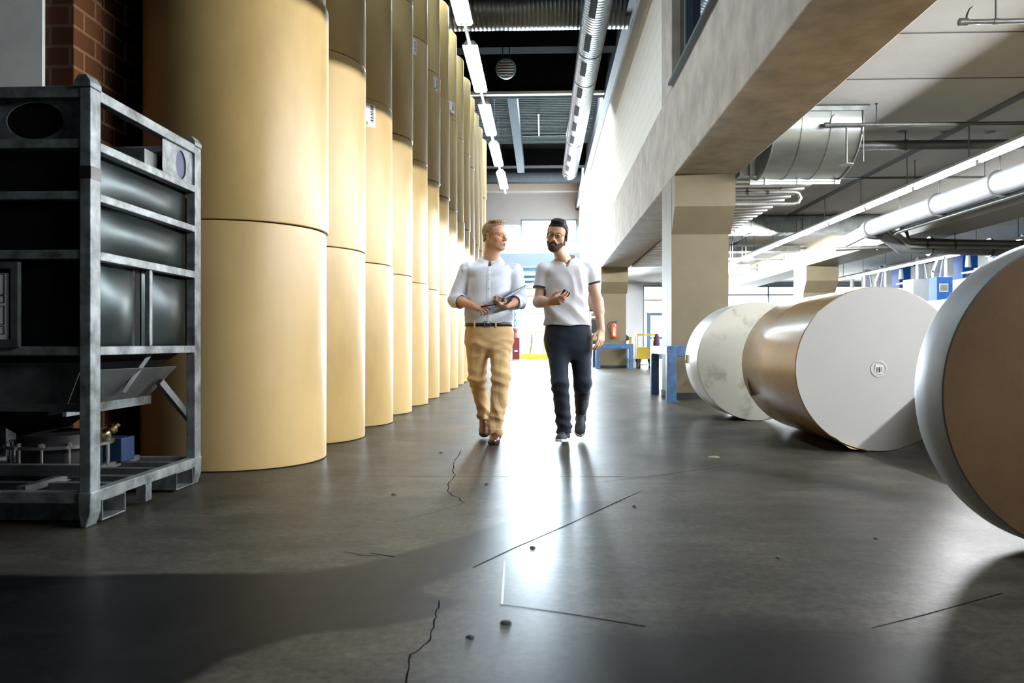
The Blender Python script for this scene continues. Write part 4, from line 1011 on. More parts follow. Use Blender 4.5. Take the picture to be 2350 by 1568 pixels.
# fire extinguisher on the far column
q = at(1409, 757, 25.45)
FE = thing('fire_extinguisher', 'red fire extinguisher with black hose hanging on the far column', 'fire extinguisher', (q.x, 25.45, q.z - .26))
T = Matrix.Translation((q.x, 25.48, q.z - .27))
mb = MB(); mb.lathe([(.001, 0), (.07, 0), (.085, .02), (.085, .36), (.075, .42), (.035, .46), (.03, .50), (.001, .50)], 28, T); mb.build('cylinder', M['ext_red'], FE, smooth=40)
mb = MB(); mb.lathe([(.088, 0), (.088, .035), (.07, .036)], 28, T); mb.build('base_ring', M['black'], FE, smooth=40)
mb = MB(); mb.box(q.x - .05, q.x + .09, 25.45, 25.51, q.z + .22, q.z + .26); mb.bar((q.x - .02, 25.48, q.z + .24), (q.x + .10, 25.48, q.z + .29), .03, .02); mb.build('valve_handle', M['black'], FE)
mb = MB(); mb.tube([(q.x - .04, 25.47, q.z + .25), (q.x - .14, 25.46, q.z + .24), (q.x - .21, 25.46, q.z + .12), (q.x - .17, 25.46, q.z - .04), (q.x - .10, 25.46, q.z - .12)], .014, 8); mb.build('hose', M['black'], FE, smooth=40)
mb = MB(); mb.grid(lambda u, v: Vector((q.x + .0865 * math.cos(-2.1 + u * 1.1), 25.48 + .0865 * math.sin(-2.1 + u * 1.1), q.z - .20 + v * .28)), 8, 1); mb.m = 1
for k in range(6): zz = q.z - .17 + k * .04; mb.grid(lambda u, v: Vector((q.x + .0875 * math.cos(-2.0 + u * .8), 25.48 + .0875 * math.sin(-2.0 + u * .8), zz + v * .014)), 6, 1)
mb.build('instruction_label', [mat('pale_red_label', (0.85, 0.30, 0.16), 0.5), M['label']], FE, fix=False)
# yellow trolley and purple coat
y = 25.3; x0, x1 = at(1459, 800, y).x, at(1503, 800, y).x
YT = thing('trolley', 'yellow parts trolley with open frame behind the near column', 'trolley', ((x0 + x1) / 2, y, 0))
mb = MB(); mb.box(x0, x1, y - .25, y + .35, .30, .62); mb.box(x0, x1, y - .27, y - .24, .62, .68); mb.build('tray_box', M['yellow'], YT, bevel=.01)
mb = MB()
for xx in (x0 + .02, x1 - .02):
    for yy in (y - .24, y + .33): mb.box(xx - .02, xx + .02, yy - .02, yy + .02, .6, 1.08)
for yy in (y - .24, y + .33): mb.box(x0, x1, yy - .02, yy + .02, 1.04, 1.09); 
mb.box(x0, x0 + .04, y - .24, y + .33, 1.04, 1.09); mb.box(x0 - .2, x0 - .12, y + .1, y + .14, .5, 1.0); mb.build('frame', M['yellow'], YT)
for xx, yy in ((x0 + .08, y - .2), (x1 - .14, y - .2), (x0 + .08, y + .3), (x1 - .14, y + .3)):
    mb = MB(); mb.cyl((xx - .03, yy, .11), (xx + .03, yy, .11), .11, n=24); mb.box(xx - .05, xx + .05, yy - .03, yy + .03, .2, .3); mb.build('wheel', M['rubber'], YT, smooth=40)
mb = MB(); mb.bar((x0 + .1, y - .2, .12), (x1 - .1, y - .2, .12), .03, .03); mb.build('axle', M['chrome'], YT)
x = at(1503, 800, 25.0).x
pts = [(.07, .02), (.10, .1), (.085, .5), (.10, .8), (.075, 1.0), (.035, 1.09), (.001, 1.10)]
mb = MB(); mb.lathe([(r * (1 + .0), z) for r, z in pts], 20, Matrix.Translation((x + .02, 24.93, 0)) @ Matrix.Rotation(.03, 4, 'Y'))
mb.v = [(vx_ + .012 * math.sin(9 * math.atan2(vy_ - 24.93, vx_ - x)), vy_ + .010 * math.sin(7 * vz_ + 9 * vx_), vz_) for vx_, vy_, vz_ in mb.v]
tag(mb.build('folded_cloth', M['purple'], smooth=60), 'purple cloth hanging in folds at the end of the yellow trolley', 'cloth')
# dark cart behind the right man
y = 29.0; x0, x1 = at(1353, 780, y).x, at(1381, 780, y).x
DC = thing('equipment_cart', 'black and white equipment cart half hidden behind the right man', 'cart', ((x0 + x1) / 2, y, 0))
mb = MB()
for xx in (x0, x1 - .06):
    for yy in (y, y + .5): mb.box(xx, xx + .06, yy, yy + .06, .12, 1.95)
for zz in (.15, .5, 1.1, 1.72, 1.9): mb.box(x0, x1, y, y + .56, zz, zz + .05)
mb.build('frame', M['white_paint'], DC)
mb = MB(); mb.box(x0 + .03, x1 - .03, y + .02, y + .5, 1.16, 1.66); mb.box(x0 + .06, x1 - .06, y + .02, y + .5, .56, .9); mb.build('housing', M['black'], DC, bevel=.01)
mb = MB(); mb.box(x0 - .02, x1 + .02, y - .02, y + .58, 1.95, 2.02); mb.build('top_shelf', M['steel_dark'], DC)
for xx, yy in ((x0 + .05, y + .05), (x1 - .05, y + .05), (x0 + .05, y + .5), (x1 - .05, y + .5)):
    mb = MB(); mb.cyl((xx - .02, yy, .06), (xx + .02, yy, .06), .06, n=16); mb.build('wheel', M['rubber'], DC, smooth=40)
x = 2.7005; mb = MB(); mb.prism([(x, 26.0, .86), (x + .14, 26.0, .90), (x + .16, 26.0, .98), (x + .05, 26.0, 1.08), (x, 26.0, 1.08)], (0, .12, 0)); tag(mb.build('horn_box', M['black']), 'small black box on the right side of the far column', 'box')

# ================================================================ MACHINES IN THE HALL
mx = 13.0
def press_unit(yc, label):
    t = thing('press_unit', label, 'machine', (mx + .8, yc, 0), 'row of blue and white machine units in the hall')
    y0, y1 = yc - 2.0, yc + 2.1
    mb = MB(); mb.box(mx, mx + 2.0, y0 + .1, y1 - .1, 0, 2.55); mb.build('lower_body', M['machine_white'], t, bevel=.02)
    mb = MB(); mb.box(mx + .5, mx + 2.4, y0 + .2, y0 + 1.9, 2.55, 3.75); mb.build('blue_casing', M['machine_blue'], t, bevel=.02)
    mb = MB(); mb.box(mx + .55, mx + 2.2, y0 + 1.95, y1 - .2, 2.55, 3.6); mb.build('grey_casing', M['machine_grey'], t, bevel=.02)
    mb = MB(); mb.prism([(mx - .1, y0 + 2.0, 2.92), (mx + .6, y0 + 2.0, 3.06), (mx + .6, y0 + 2.0, 3.12), (mx - .1, y0 + 2.0, 2.97)], (0, 1.6, 0)); mb.build('canopy_sheet', M['machine_white'], t)
    for yy in (y0 + .05, y0 + 2.0):
        mb = MB(); mb.box(mx - .05, mx + .15, yy, yy + .2, 2.3, 3.75); mb.build('upright', M['machine_white'], t)
    mb = MB(); mb.bar((mx + .0, y0 + .9, 2.6), (mx + .0, y0 + .9, 3.2), .2, .16); mb.bar((mx, y0 + .9, 3.15), (mx, y0 + .45, 3.7), .2, .16); mb.build('angled_beam', M['machine_white'], t)
    mb = MB(); mb.bar((mx - .05, y0 + 1.2, 2.6), (mx - .05, y0 + 1.55, 3.6), .05, .05); mb.bar((mx - .05, y0 + .6, 2.6), (mx - .05, y0 + .3, 3.5), .05, .05); mb.build('brace', M['machine_white'], t)
    mb = MB(); mb.box(mx - .6, mx - .02, y0 + 1.2, y0 + 1.95, 2.2, 2.95); mb.build('white_cabinet', M['machine_white'], t, bevel=.015)
    mb = MB(); mb.box(mx - .5, mx, y0 + 2.3, y0 + 3.4, 2.1, 2.72); mb.build('white_cabinet', M['machine_white'], t, bevel=.015)
    mb = MB(); mb.tube([(mx - .05, y0 + 3.6, 2.5), (mx - .05, y0 + 3.3, 2.9), (mx - .05, y0 + 2.9, 2.95), (mx - .05, y0 + 2.6, 2.93)], .03, 8); mb.build('cable', M['black'], t)
    q = Vector((mx - .1, y0 + 3.2, 3.45)); mb = MB(); mb.cyl(q, q + Vector((0, 0, -.35)), .06, .09, n=10); mb.build('pendant_nozzle', M['machine_white'], t)
    return t
for i, (yc, lab) in enumerate(((32.4, 'farthest blue and white machine unit beyond the far strip lights'), (27.9, 'middle blue and white machine unit above the white-ended paper roll'), (23.4, 'nearest blue and white machine unit above the tan paper roll'), (18.9, 'blue and white machine unit next to the brown-ended paper roll'))):
    o = press_unit(yc, lab)
q0, q1 = at(2150, 672, 22.5), at(2187, 635, 22.5)
CB = thing('blue_switch_cabinet', 'bright blue switch cabinet with cream ventilation grille in front of the machines', 'cabinet', ((q0.x + q1.x) / 2, 22.7, 0))
mb = MB(); mb.box(q0.x, q1.x, 22.5, 22.95, .05, q1.z); mb.build('body', M['machine_blue'], CB, bevel=.012)
g0, g1 = at(2156, 670, 22.49), at(2176, 651, 22.49)
mb = MB(); mb.box(g0.x, g1.x, 22.48, 22.5, g0.z, g1.z); mb.m = 1
for k in range(8): zz = g0.z + .03 + k * (g1.z - g0.z - .05) / 8; mb.box(g0.x + .02, g1.x - .02, 22.474, 22.48, zz, zz + .012)
mb.build('ventilation_grille', [mat('cream_grille', (0.62, 0.60, 0.50), 0.5), M['machine_grey']], CB)
# small bits of dirt on the floor
bits = [(1161, 1429, .013, 'dark crumb lying right of the long crack in the foreground floor'), (1080, 1462, .011, 'dark crumb lying in the foreground floor left of the larger crumb'), (904, 1135, .012, 'flat dark scrap on the floor left of the cracked joint'),
        (1117, 1111, .010, 'dark scrap on the floor just below the joint and left of the streak'), (1012, 1039, .012, 'dark scrap on the floor near the left man, above the joint'), (1640, 1050, .03, 'pale paper scrap on the floor in front of the white-ended roll'),
        (1222, 1257, .010, 'dark crumb on the bright floor streak beside the diagonal joint'), (1455, 1162, .010, 'dark crumb on the floor right of the bright streak'), (2010, 1236, .010, 'dark scrap on the floor between white-ended roll and reflection'), (1785, 1280, .009, 'tiny dark crumb on the worn grey floor at right')]
for i, (px, py, r, lab) in enumerate(bits):
    c = atz(px, py, 0); mb = MB(); rg = random.Random(i); n = 9
    ringp = [(c.x + r * (1 + .5 * rg.random()) * math.cos(2 * math.pi * k / n), c.y + r * 1.3 * (1 + .5 * rg.random()) * math.sin(2 * math.pi * k / n)) for k in range(n)]
    mb._add([(x, y, .0008) for x, y in ringp] + [(c.x + (x - c.x) * .6, c.y + (y - c.y) * .6, r * (.5 if r < .02 else .25)) for x, y in ringp],
            [tuple(range(n)), tuple(range(n, 2 * n))] + [(k, (k + 1) % n, n + (k + 1) % n, n + k) for k in range(n)])
    tag(mb.build('floor_crumb', M['concrete_pale'] if 'pale' in lab else M['rubber'], smooth=60), lab, 'debris')
# ================================================================ PEOPLE: signed-distance modelling, one continuous surface per mesh
def v3(p): return np.array([p[0], p[1], p[2]], float)
def nz(a): a = np.asarray(a, float); return a / np.linalg.norm(a)
class RC:                      # round cone between two points; cap=True cuts it flat at b
    def __init__(s, a, b, ra, rb, cap=False, cap0=False):
        s.a, s.b, s.ra, s.rb, s.cap, s.cap0 = v3(a), v3(b), ra, rb, cap, cap0
        r = max(ra, rb); s.lo = np.minimum(s.a, s.b) - r; s.hi = np.maximum(s.a, s.b) + r
    def f(s, X, Y, Z):
        ba = s.b - s.a; L2 = ba @ ba + 1e-12
        px, py, pz = X - s.a[0], Y - s.a[1], Z - s.a[2]
        tt = (px * ba[0] + py * ba[1] + pz * ba[2]) / L2
        t = np.clip(tt, 0, 1)
        d = np.sqrt((px - t * ba[0]) ** 2 + (py - t * ba[1]) ** 2 + (pz - t * ba[2]) ** 2) - (s.ra + (s.rb - s.ra) * t)
        if s.cap: d = np.maximum(d, (tt - 1) * math.sqrt(L2))
        if s.cap0: d = np.maximum(d, -tt * math.sqrt(L2))
        return d
class EL:                      # ellipsoid with optional orientation (columns of R are its axes)
    def __init__(s, c, r, R=None):
        s.c, s.r, s.R = v3(c), np.asarray(r, float), np.eye(3) if R is None else np.asarray(R)
        e = np.sqrt(((s.R * s.r) ** 2).sum(1)); s.lo, s.hi = s.c - e, s.c + e
    def f(s, X, Y, Z):
        px, py, pz = X - s.c[0], Y - s.c[1], Z - s.c[2]
        q = [px * s.R[0, i] + py * s.R[1, i] + pz * s.R[2, i] for i in range(3)]
        k0 = np.sqrt(sum((q[i] / s.r[i]) ** 2 for i in range(3))); k1 = np.sqrt(sum((q[i] / s.r[i] ** 2) ** 2 for i in range(3))) + 1e-9
        return k0 * (k0 - 1) / k1
class LOFT:                    # stack of super-ellipse sections (z, cx, cy, half width, half depth, exponent)
    def __init__(s, rows, shrink=0.0):
        s.t = np.array(sorted(rows), float); s.sh = shrink
        a = s.t; s.lo = np.array([(a[:, 1] - a[:, 3]).min(), (a[:, 2] - a[:, 4]).min(), a[0, 0]]); s.hi = np.array([(a[:, 1] + a[:, 3]).max(), (a[:, 2] + a[:, 4]).max(), a[-1, 0]])
    def at(s, z):
        t = s.t; z = np.clip(z, t[0, 0], t[-1, 0]); out = []
        m = np.gradient(t, t[:, 0], axis=0)
        i = np.clip(np.searchsorted(t[:, 0], z) - 1, 0, len(t) - 2); h = t[i + 1, 0] - t[i, 0]; u = (z - t[i, 0]) / h
        for c in range(1, 6):
            p0, p1, m0, m1 = t[i, c], t[i + 1, c], m[i, c] * h, m[i + 1, c] * h
            out.append((2 * u ** 3 - 3 * u ** 2 + 1) * p0 + (u ** 3 - 2 * u ** 2 + u) * m0 + (-2 * u ** 3 + 3 * u ** 2) * p1 + (u ** 3 - u ** 2) * m1)
        return out
    def f(s, X, Y, Z):
        cx, cy, a, b, n = s.at(Z); a = a - s.sh; b = b - s.sh
        q = (np.abs((X - cx) / a) ** n + np.abs((Y - cy) / b) ** n + 1e-9) ** (1 / n)
        d = (q - 1) * np.minimum(a, b)
        return np.maximum(d, np.maximum(s.t[0, 0] - Z, Z - s.t[-1, 0]))
class FN:                      # any function with a bounding box
    def __init__(s, f, lo, hi): s.f, s.lo, s.hi = f, np.asarray(lo, float), np.asarray(hi, float)
class Field:
    def __init__(s, xs, ys, zs):
        s.ax = [np.asarray(a, np.float64) for a in (xs, ys, zs)]; s.D = np.full([len(a) for a in s.ax], 1.0, np.float32)
    def _r(s, p, m):
        sl = tuple(slice(max(0, np.searchsorted(a, l - m) - 1), min(len(a), np.searchsorted(a, h + m) + 1)) for a, l, h in zip(s.ax, p.lo, p.hi))
        X, Y, Z = s.ax[0][sl[0]][:, None, None], s.ax[1][sl[1]][None, :, None], s.ax[2][sl[2]][None, None, :]
        return sl, X, Y, Z
    def add(s, p, k=0.008):
        sl, X, Y, Z = s._r(p, k + .014)
        if 0 in s.D[sl].shape: return s
        d = p.f(X, Y, Z).astype(np.float32); D = s.D[sl]; h = np.maximum(k - np.abs(D - d), 0) / k
        s.D[sl] = np.minimum(D, d) - h * h * k * .25; return s
    def sub(s, p, k=0.004):
        sl, X, Y, Z = s._r(p, k + .014)
        if 0 in s.D[sl].shape: return s
        d = -p.f(X, Y, Z).astype(np.float32); D = s.D[sl]; h = np.maximum(k - np.abs(D - d), 0) / k
        s.D[sl] = np.maximum(D, d) + h * h * k * .25; return s
    def cut(s, fn, k=0.003):   # keep only where fn < 0
        d = fn(s.ax[0][:, None, None], s.ax[1][None, :, None], s.ax[2][None, None, :]).astype(np.float32)
        D = s.D; h = np.maximum(k - np.abs(D - d), 0) / k; s.D = np.maximum(D, d) + h * h * k * .25; return s
    def mesh(s, relax=1):
        D = s.D; B = D < 0
        c = [B[i:B.shape[0] - 1 + i, j:B.shape[1] - 1 + j, k:B.shape[2] - 1 + k] for i in (0, 1) for j in (0, 1) for k in (0, 1)]
        al = c[0].copy(); an = c[0].copy()
        for q in c[1:]: al &= q; an |= q
        I, J, K = np.nonzero(an & ~al)
        idx = np.full(al.shape, -1, np.int32); idx[I, J, K] = np.arange(len(I))
        val = {(i, j, k): D[I + i, J + j, K + k] for i in (0, 1) for j in (0, 1) for k in (0, 1)}
        acc = np.zeros((len(I), 3)); cnt = np.zeros(len(I))
        for (p, q) in [((i, j, k), tuple(np.add((i, j, k), e))) for i in (0, 1) for j in (0, 1) for k in (0, 1) for e in ((1, 0, 0), (0, 1, 0), (0, 0, 1)) if max(np.add((i, j, k), e)) < 2]:
            a, b = val[p], val[q]; m = (a < 0) != (b < 0); t = a[m] / (a[m] - b[m])
            for d in range(3): acc[m, d] += p[d] + (q[d] - p[d]) * t
            cnt[m] += 1
        u = acc / cnt[:, None]; V = np.empty((len(I), 3))
        for d, II in enumerate((I, J, K)):
            a = s.ax[d]; V[:, d] = a[II] + (a[II + 1] - a[II]) * u[:, d]
        Q = []
        for d in range(3):
            sl0 = [slice(None)] * 3; sl1 = [slice(None)] * 3; sl0[d] = slice(0, -1); sl1[d] = slice(1, None)
            A, Bb = B[tuple(sl0)], B[tuple(sl1)]; E = np.argwhere(A != Bb)
            o = [q for q in range(3) if q != d]
            ok = (E[:, o[0]] > 0) & (E[:, o[1]] > 0) & (E[:, o[0]] < B.shape[o[0]] - 1) & (E[:, o[1]] < B.shape[o[1]] - 1); E = E[ok]
            def cell(da, db): C = E.copy(); C[:, o[0]] -= da; C[:, o[1]] -= db; return idx[C[:, 0], C[:, 1], C[:, 2]]
            q = np.stack([cell(1, 1), cell(0, 1), cell(0, 0), cell(1, 0)], 1)
            flip = A[E[:, 0], E[:, 1], E[:, 2]]
            if d == 1: flip = ~flip
            q[~flip] = q[~flip][:, ::-1]; Q.append(q)
        Q = np.vstack(Q); Q = Q[(Q >= 0).all(1)]
        for _ in range(relax):
            S_ = np.zeros_like(V); n = np.zeros(len(V))
            for a, b in ((0, 1), (1, 2), (2, 3), (3, 0)):
                for p, q in ((Q[:, a], Q[:, b]), (Q[:, b], Q[:, a])):
                    for d in range(3): S_[:, d] += np.bincount(p, V[q, d], len(V))
                    n += np.bincount(p, minlength=len(V))
            V = V * .5 + .5 * S_ / np.maximum(n, 1)[:, None]
        return V, Q
def normals(V, Q):
    n = np.cross(V[Q[:, 2]] - V[Q[:, 0]], V[Q[:, 3]] - V[Q[:, 1]]); N = np.zeros_like(V)
    for k in range(4):
        for d in range(3): N[:, d] += np.bincount(Q[:, k], n[:, d], len(V))
    return N / (np.linalg.norm(N, axis=1, keepdims=True) + 1e-12)
_LAT = np.random.RandomState(5).rand(32, 32, 32)
def vnoise(P):
    i = np.floor(P).astype(int); f = P - i; f = f * f * (3 - 2 * f); r = 0
    for dx in (0, 1):
        for dy in (0, 1):
            for dz in (0, 1):
                w = (f[:, 0] if dx else 1 - f[:, 0]) * (f[:, 1] if dy else 1 - f[:, 1]) * (f[:, 2] if dz else 1 - f[:, 2])
                r = r + w * _LAT[(i[:, 0] + dx) % 32, (i[:, 1] + dy) % 32, (i[:, 2] + dz) % 32]
    return r
def ridge(P): n = vnoise(P); return 1 - np.sqrt((2 * n - 1) ** 2 + .02)
def folds(P, d, f, warp=1.0, seed=0.0):
    # soft cloth folds: a warped wave across direction d, fading in and out along its length
    d = nz(d); a = vnoise(P * 5.5 + seed) * 2 - 1; b = vnoise(P * 3.1 + 7 + seed)
    w = np.sin(2 * math.pi * f * (P @ d) + warp * 4.2 * a + seed)
    return (np.abs(w + .25) ** 1.3 * np.sign(w + .25) - .2) * np.clip((b - .30) * 2.6, 0, 1)
def link_mesh(name, V, Q, mats, parent=None, org=None, attrs=None):
    o0 = ORG[parent.name] if parent is not None else Vector(org)
    me = np_mesh(name, V - np.array(o0), Q, mats, True, attrs)
    o = bpy.data.objects.new(name, me); COL.objects.link(o); ORG[o.name] = Vector(o0)
    if parent is not None: o.parent = parent
    else: o.location = o0
    return o
def axis(*segs):               # (start, stop, step), ...
    return np.unique(np.round(np.concatenate([np.arange(a, b, s) for a, b, s in segs]), 5))
def rot(yaw, pitch, roll):     # yaw>0 turns the face to image right, roll>0 tips the crown to image left, pitch>0 looks down
    a = Matrix.Rotation(yaw, 3, 'Z') @ Matrix.Rotation(pitch, 3, 'X') @ Matrix.Rotation(roll, 3, 'Y')
    return np.array(a)

class Head:
    def __init__(s, c, R, k=1.0): s.c, s.R, s.k = v3(c), R, k
    def w(s, p): return s.c + s.R @ (np.asarray(p, float) * s.k)
    def loc(s, V): return (V - s.c) @ s.R / s.k
    def el(s, c, r, R=None): return EL(s.w(c), np.asarray(r) * s.k, s.R if R is None else s.R @ R)
    def rc(s, a, b, ra, rb): return RC(s.w(a), s.w(b), ra * s.k, rb * s.k)
    def skull(s, g=0.0):
        return [(s.el((0, .012, .035), (.074 + g, .092 + g, .082 + g)), .01), (s.el((0, -.038, .035), (.060 + g, .052 + g, .062 + g)), .03)]
    def build(s, F, fat=0.0):
        for p, k in s.skull(): F.add(p, k)
        F.add(s.el((0, -.040, -.040), (.057 + fat, .050, .070)), .03)
        F.add(s.el((0, .0, -.045), (.060 + fat, .062, .052)), .03)
        for m in (-1, 1):
            F.add(s.rc((m * (.048 + fat), .004, -.060), (m * .022, -.064, -.100), .018, .016), .03)
            F.add(s.el((m * .045, -.056, -.028), (.020, .020, .016)), .025)
        F.add(s.el((0, -.076, -.104), (.022, .018, .017)), .02)
        for m in (-1, 1):
            F.add(s.rc((m * .042, -.070, .017), (m * .012, -.086, .015), .008, .009), .016)
            F.sub(s.el((m * .031, -.096, -.002), (.016, .014, .0095)), .012)
            F.add(s.el((m * .031, -.0765, -.002), (.0125, .0125, .0125)), .002)
            for a, b in (((m * .018, -.0865, .0015), (m * .030, -.0905, .0065)), ((m * .030, -.0905, .0065), (m * .044, -.083, .002))): F.add(s.rc(a, b, .0032, .0032), .004)
            for a, b in (((m * .019, -.0865, -.006), (m * .031, -.0890, -.0095)), ((m * .031, -.0890, -.0095), (m * .044, -.082, -.005))): F.add(s.rc(a, b, .003, .003), .004)
        F.add(s.rc((0, -.086, .006), (0, -.109, -.032), .0078, .0095), .014)
        F.add(s.el((0, -.113, -.037), (.0105, .0105, .0095)), .008)
        for m in (-1, 1):
            F.add(s.el((m * .0125, -.100, -.041), (.008, .010, .0075)), .008)
            F.sub(s.el((m * .006, -.109, -.0485), (.0035, .006, .003)), .003)
        F.add(s.el((0, -.084, -.070), (.027, .016, .021)), .016)
        for m in (-1, 1):
            F.add(s.rc((0, -.0985, -.0655), (m * .020, -.0915, -.0685), .0042, .003), .004)
            F.add(s.rc((0, -.0970, -.0780), (m * .018, -.0905, -.0750), .0055, .0035), .004)
            F.sub(s.rc((0, -.1045, -.0715), (m * .024, -.0955, -.0712), .0022, .0016), .003)
        Re = lambda m: np.array(Matrix.Rotation(m * .35, 3, 'Z') @ Matrix.Rotation(-.15, 3, 'X'))
        for m in (-1, 1):
            F.add(s.el((m * .079, .014, -.012), (.0075, .018, .032), Re(m)), .006)
            F.sub(s.el((m * .086, .009, -.008), (.006, .0095, .018), Re(m)), .004)
    def colour(s, V, base, stubble=0.0):
        q = s.loc(V); x = np.abs(q[:, 0]); y, z = q[:, 1], q[:, 2]; n = len(V)
        C = np.tile(np.asarray(base, float), (n, 1))
        var = vnoise(V * 60)[:, None] * .10 + vnoise(V * 19)[:, None] * .12; C *= .90 + var
        near = np.linalg.norm(q, axis=1) < .2
        def tint(mask, col, amt=1.0): m = np.clip(mask, 0, 1)[:, None] * amt * near[:, None]; C[:] = C * (1 - m) + np.asarray(col) * m
        sm = lambda d, w: np.clip(.5 - d / w, 0, 1)
        ell = lambda cx, cy, cz, rx, ry, rz: np.sqrt(((x - cx) / rx) ** 2 + ((y - cy) / ry) ** 2 + ((z - cz) / rz) ** 2) - 1
        tint(sm(ell(.038, -.075, -.035, .026, .04, .022), 1.0), (base[0] * 1.02, base[1] * .72, base[2] * .66), .45)
        tint(sm(ell(0, -.114, -.038, .016, .014, .014), .8), (base[0], base[1] * .74, base[2] * .68), .5)
        tint(sm(ell(.08, .012, -.01, .012, .03, .04), .6), (base[0] * 1.0, base[1] * .72, base[2] * .62), .5)
        tint(sm(ell(0, -.098, -.0715, .022, .02, .0095), .3), (.42, .15, .13), .85)
        tint(sm(ell(0, -.100, -.0714, .023, .02, .0018), .6), (.10, .03, .03), .9)
        if stubble: tint(sm(ell(0, -.06, -.095, .065, .08, .045), .5) * (1 - sm(ell(0, -.098, -.0715, .024, .03, .011), .3)), (.42, .27, .20), stubble)
        eye = np.sqrt((x - .031) ** 2 + (y + .0765) ** 2 + (z + .002) ** 2) < .0133
        tint((eye & (y < -.080)) * 1.0, (.74, .72, .70)); tint((eye & (y < -.08) & ((x - .0315) ** 2 + (z + .001) ** 2 < .0055 ** 2)) * 1.0, (.05, .07, .09))
        return C
def hand(F, w, f, n, right, curls, spread=.06, thumb=((.55, .75, .25), (.9, .3, .3), (.95, 0, .3)), k=1.0):
    w = v3(w); f = nz(f); n = np.asarray(n, float); n = nz(n - f * (n @ f)); s = np.cross(f, n) * (1 if right else -1)
    tips = []
    for i, (ls, lf, L) in enumerate(((.030, .092, (.042, .026, .022)), (.010, .096, (.046, .030, .023)), (-.011, .091, (.042, .028, .022)), (-.029, .081, (.033, .021, .019)))):
        kn = w + (f * lf + s * ls) * k
        F.add(RC(w + (s * ls * .55 + f * .012) * k, kn, .0145 * k, .0118 * k), .014)
        a = 0; p = kn; d0 = nz(f + s * spread * (1.5 - i)); r = (.0102, .0092, .0082, .0068) if i < 3 else (.0088, .0080, .0072, .0060)
        for j in range(3):
            a += math.radians(curls[i][j]); d = d0 * math.cos(a) + n * math.sin(a); q = p + d * L[j] * k
            F.add(RC(p, q, r[j] * k, r[j + 1] * k), .004); p = q
        tips.append(p)
    F.add(RC(w + (s * .012 + n * .006) * k, w + (f * .055 + s * .026 + n * .010) * k, .015 * k, .013 * k), .014)
    F.add(RC(w + (-s * .015 + n * .005) * k, w + (f * .06 - s * .026 + n * .006) * k, .014 * k, .012 * k), .014)
    p = w + (f * .024 + s * .026 + n * .008) * k
    for (tf, ts, tn), L, ra, rb in zip(thumb, (.046, .034, .027), (.0135, .0110, .0098), (.0112, .0100, .0078)):
        q = p + nz(f * tf + s * ts + n * tn) * L * k; F.add(RC(p, q, ra * k, rb * k), .006); p = q
    return tips, p
SKIN = {}
def skin_mat(name):
    m = bpy.data.materials.new(name); m.use_nodes = True; nt = m.node_tree; p = nt.nodes['Principled BSDF']
    a = nt.nodes.new('ShaderNodeAttribute'); a.attribute_name = 'tone'; nt.links.new(a.outputs['Color'], p.inputs['Base Color'])
    p.inputs['Roughness'].default_value = .48; p.inputs['Specular IOR Level'].default_value = .4
    p.inputs['Subsurface Weight'].default_value = .12; p.inputs['Subsurface Radius'].default_value = (.012, .005, .003); p.inputs['Subsurface Scale'].default_value = 1.0
    return m
M['skin'] = skin_mat('skin')
def cloth(name, col, scale=900, bump=.12, rough=.85, var=.06):
    m = mat(name, col, rough, spec=.2, var=var, vscale=9, bump=bump, bscale=scale); m.node_tree.nodes['Principled BSDF'].inputs['Sheen Weight'].default_value = .25; return m
SOLE_T = np.linspace(0, 1, 101)
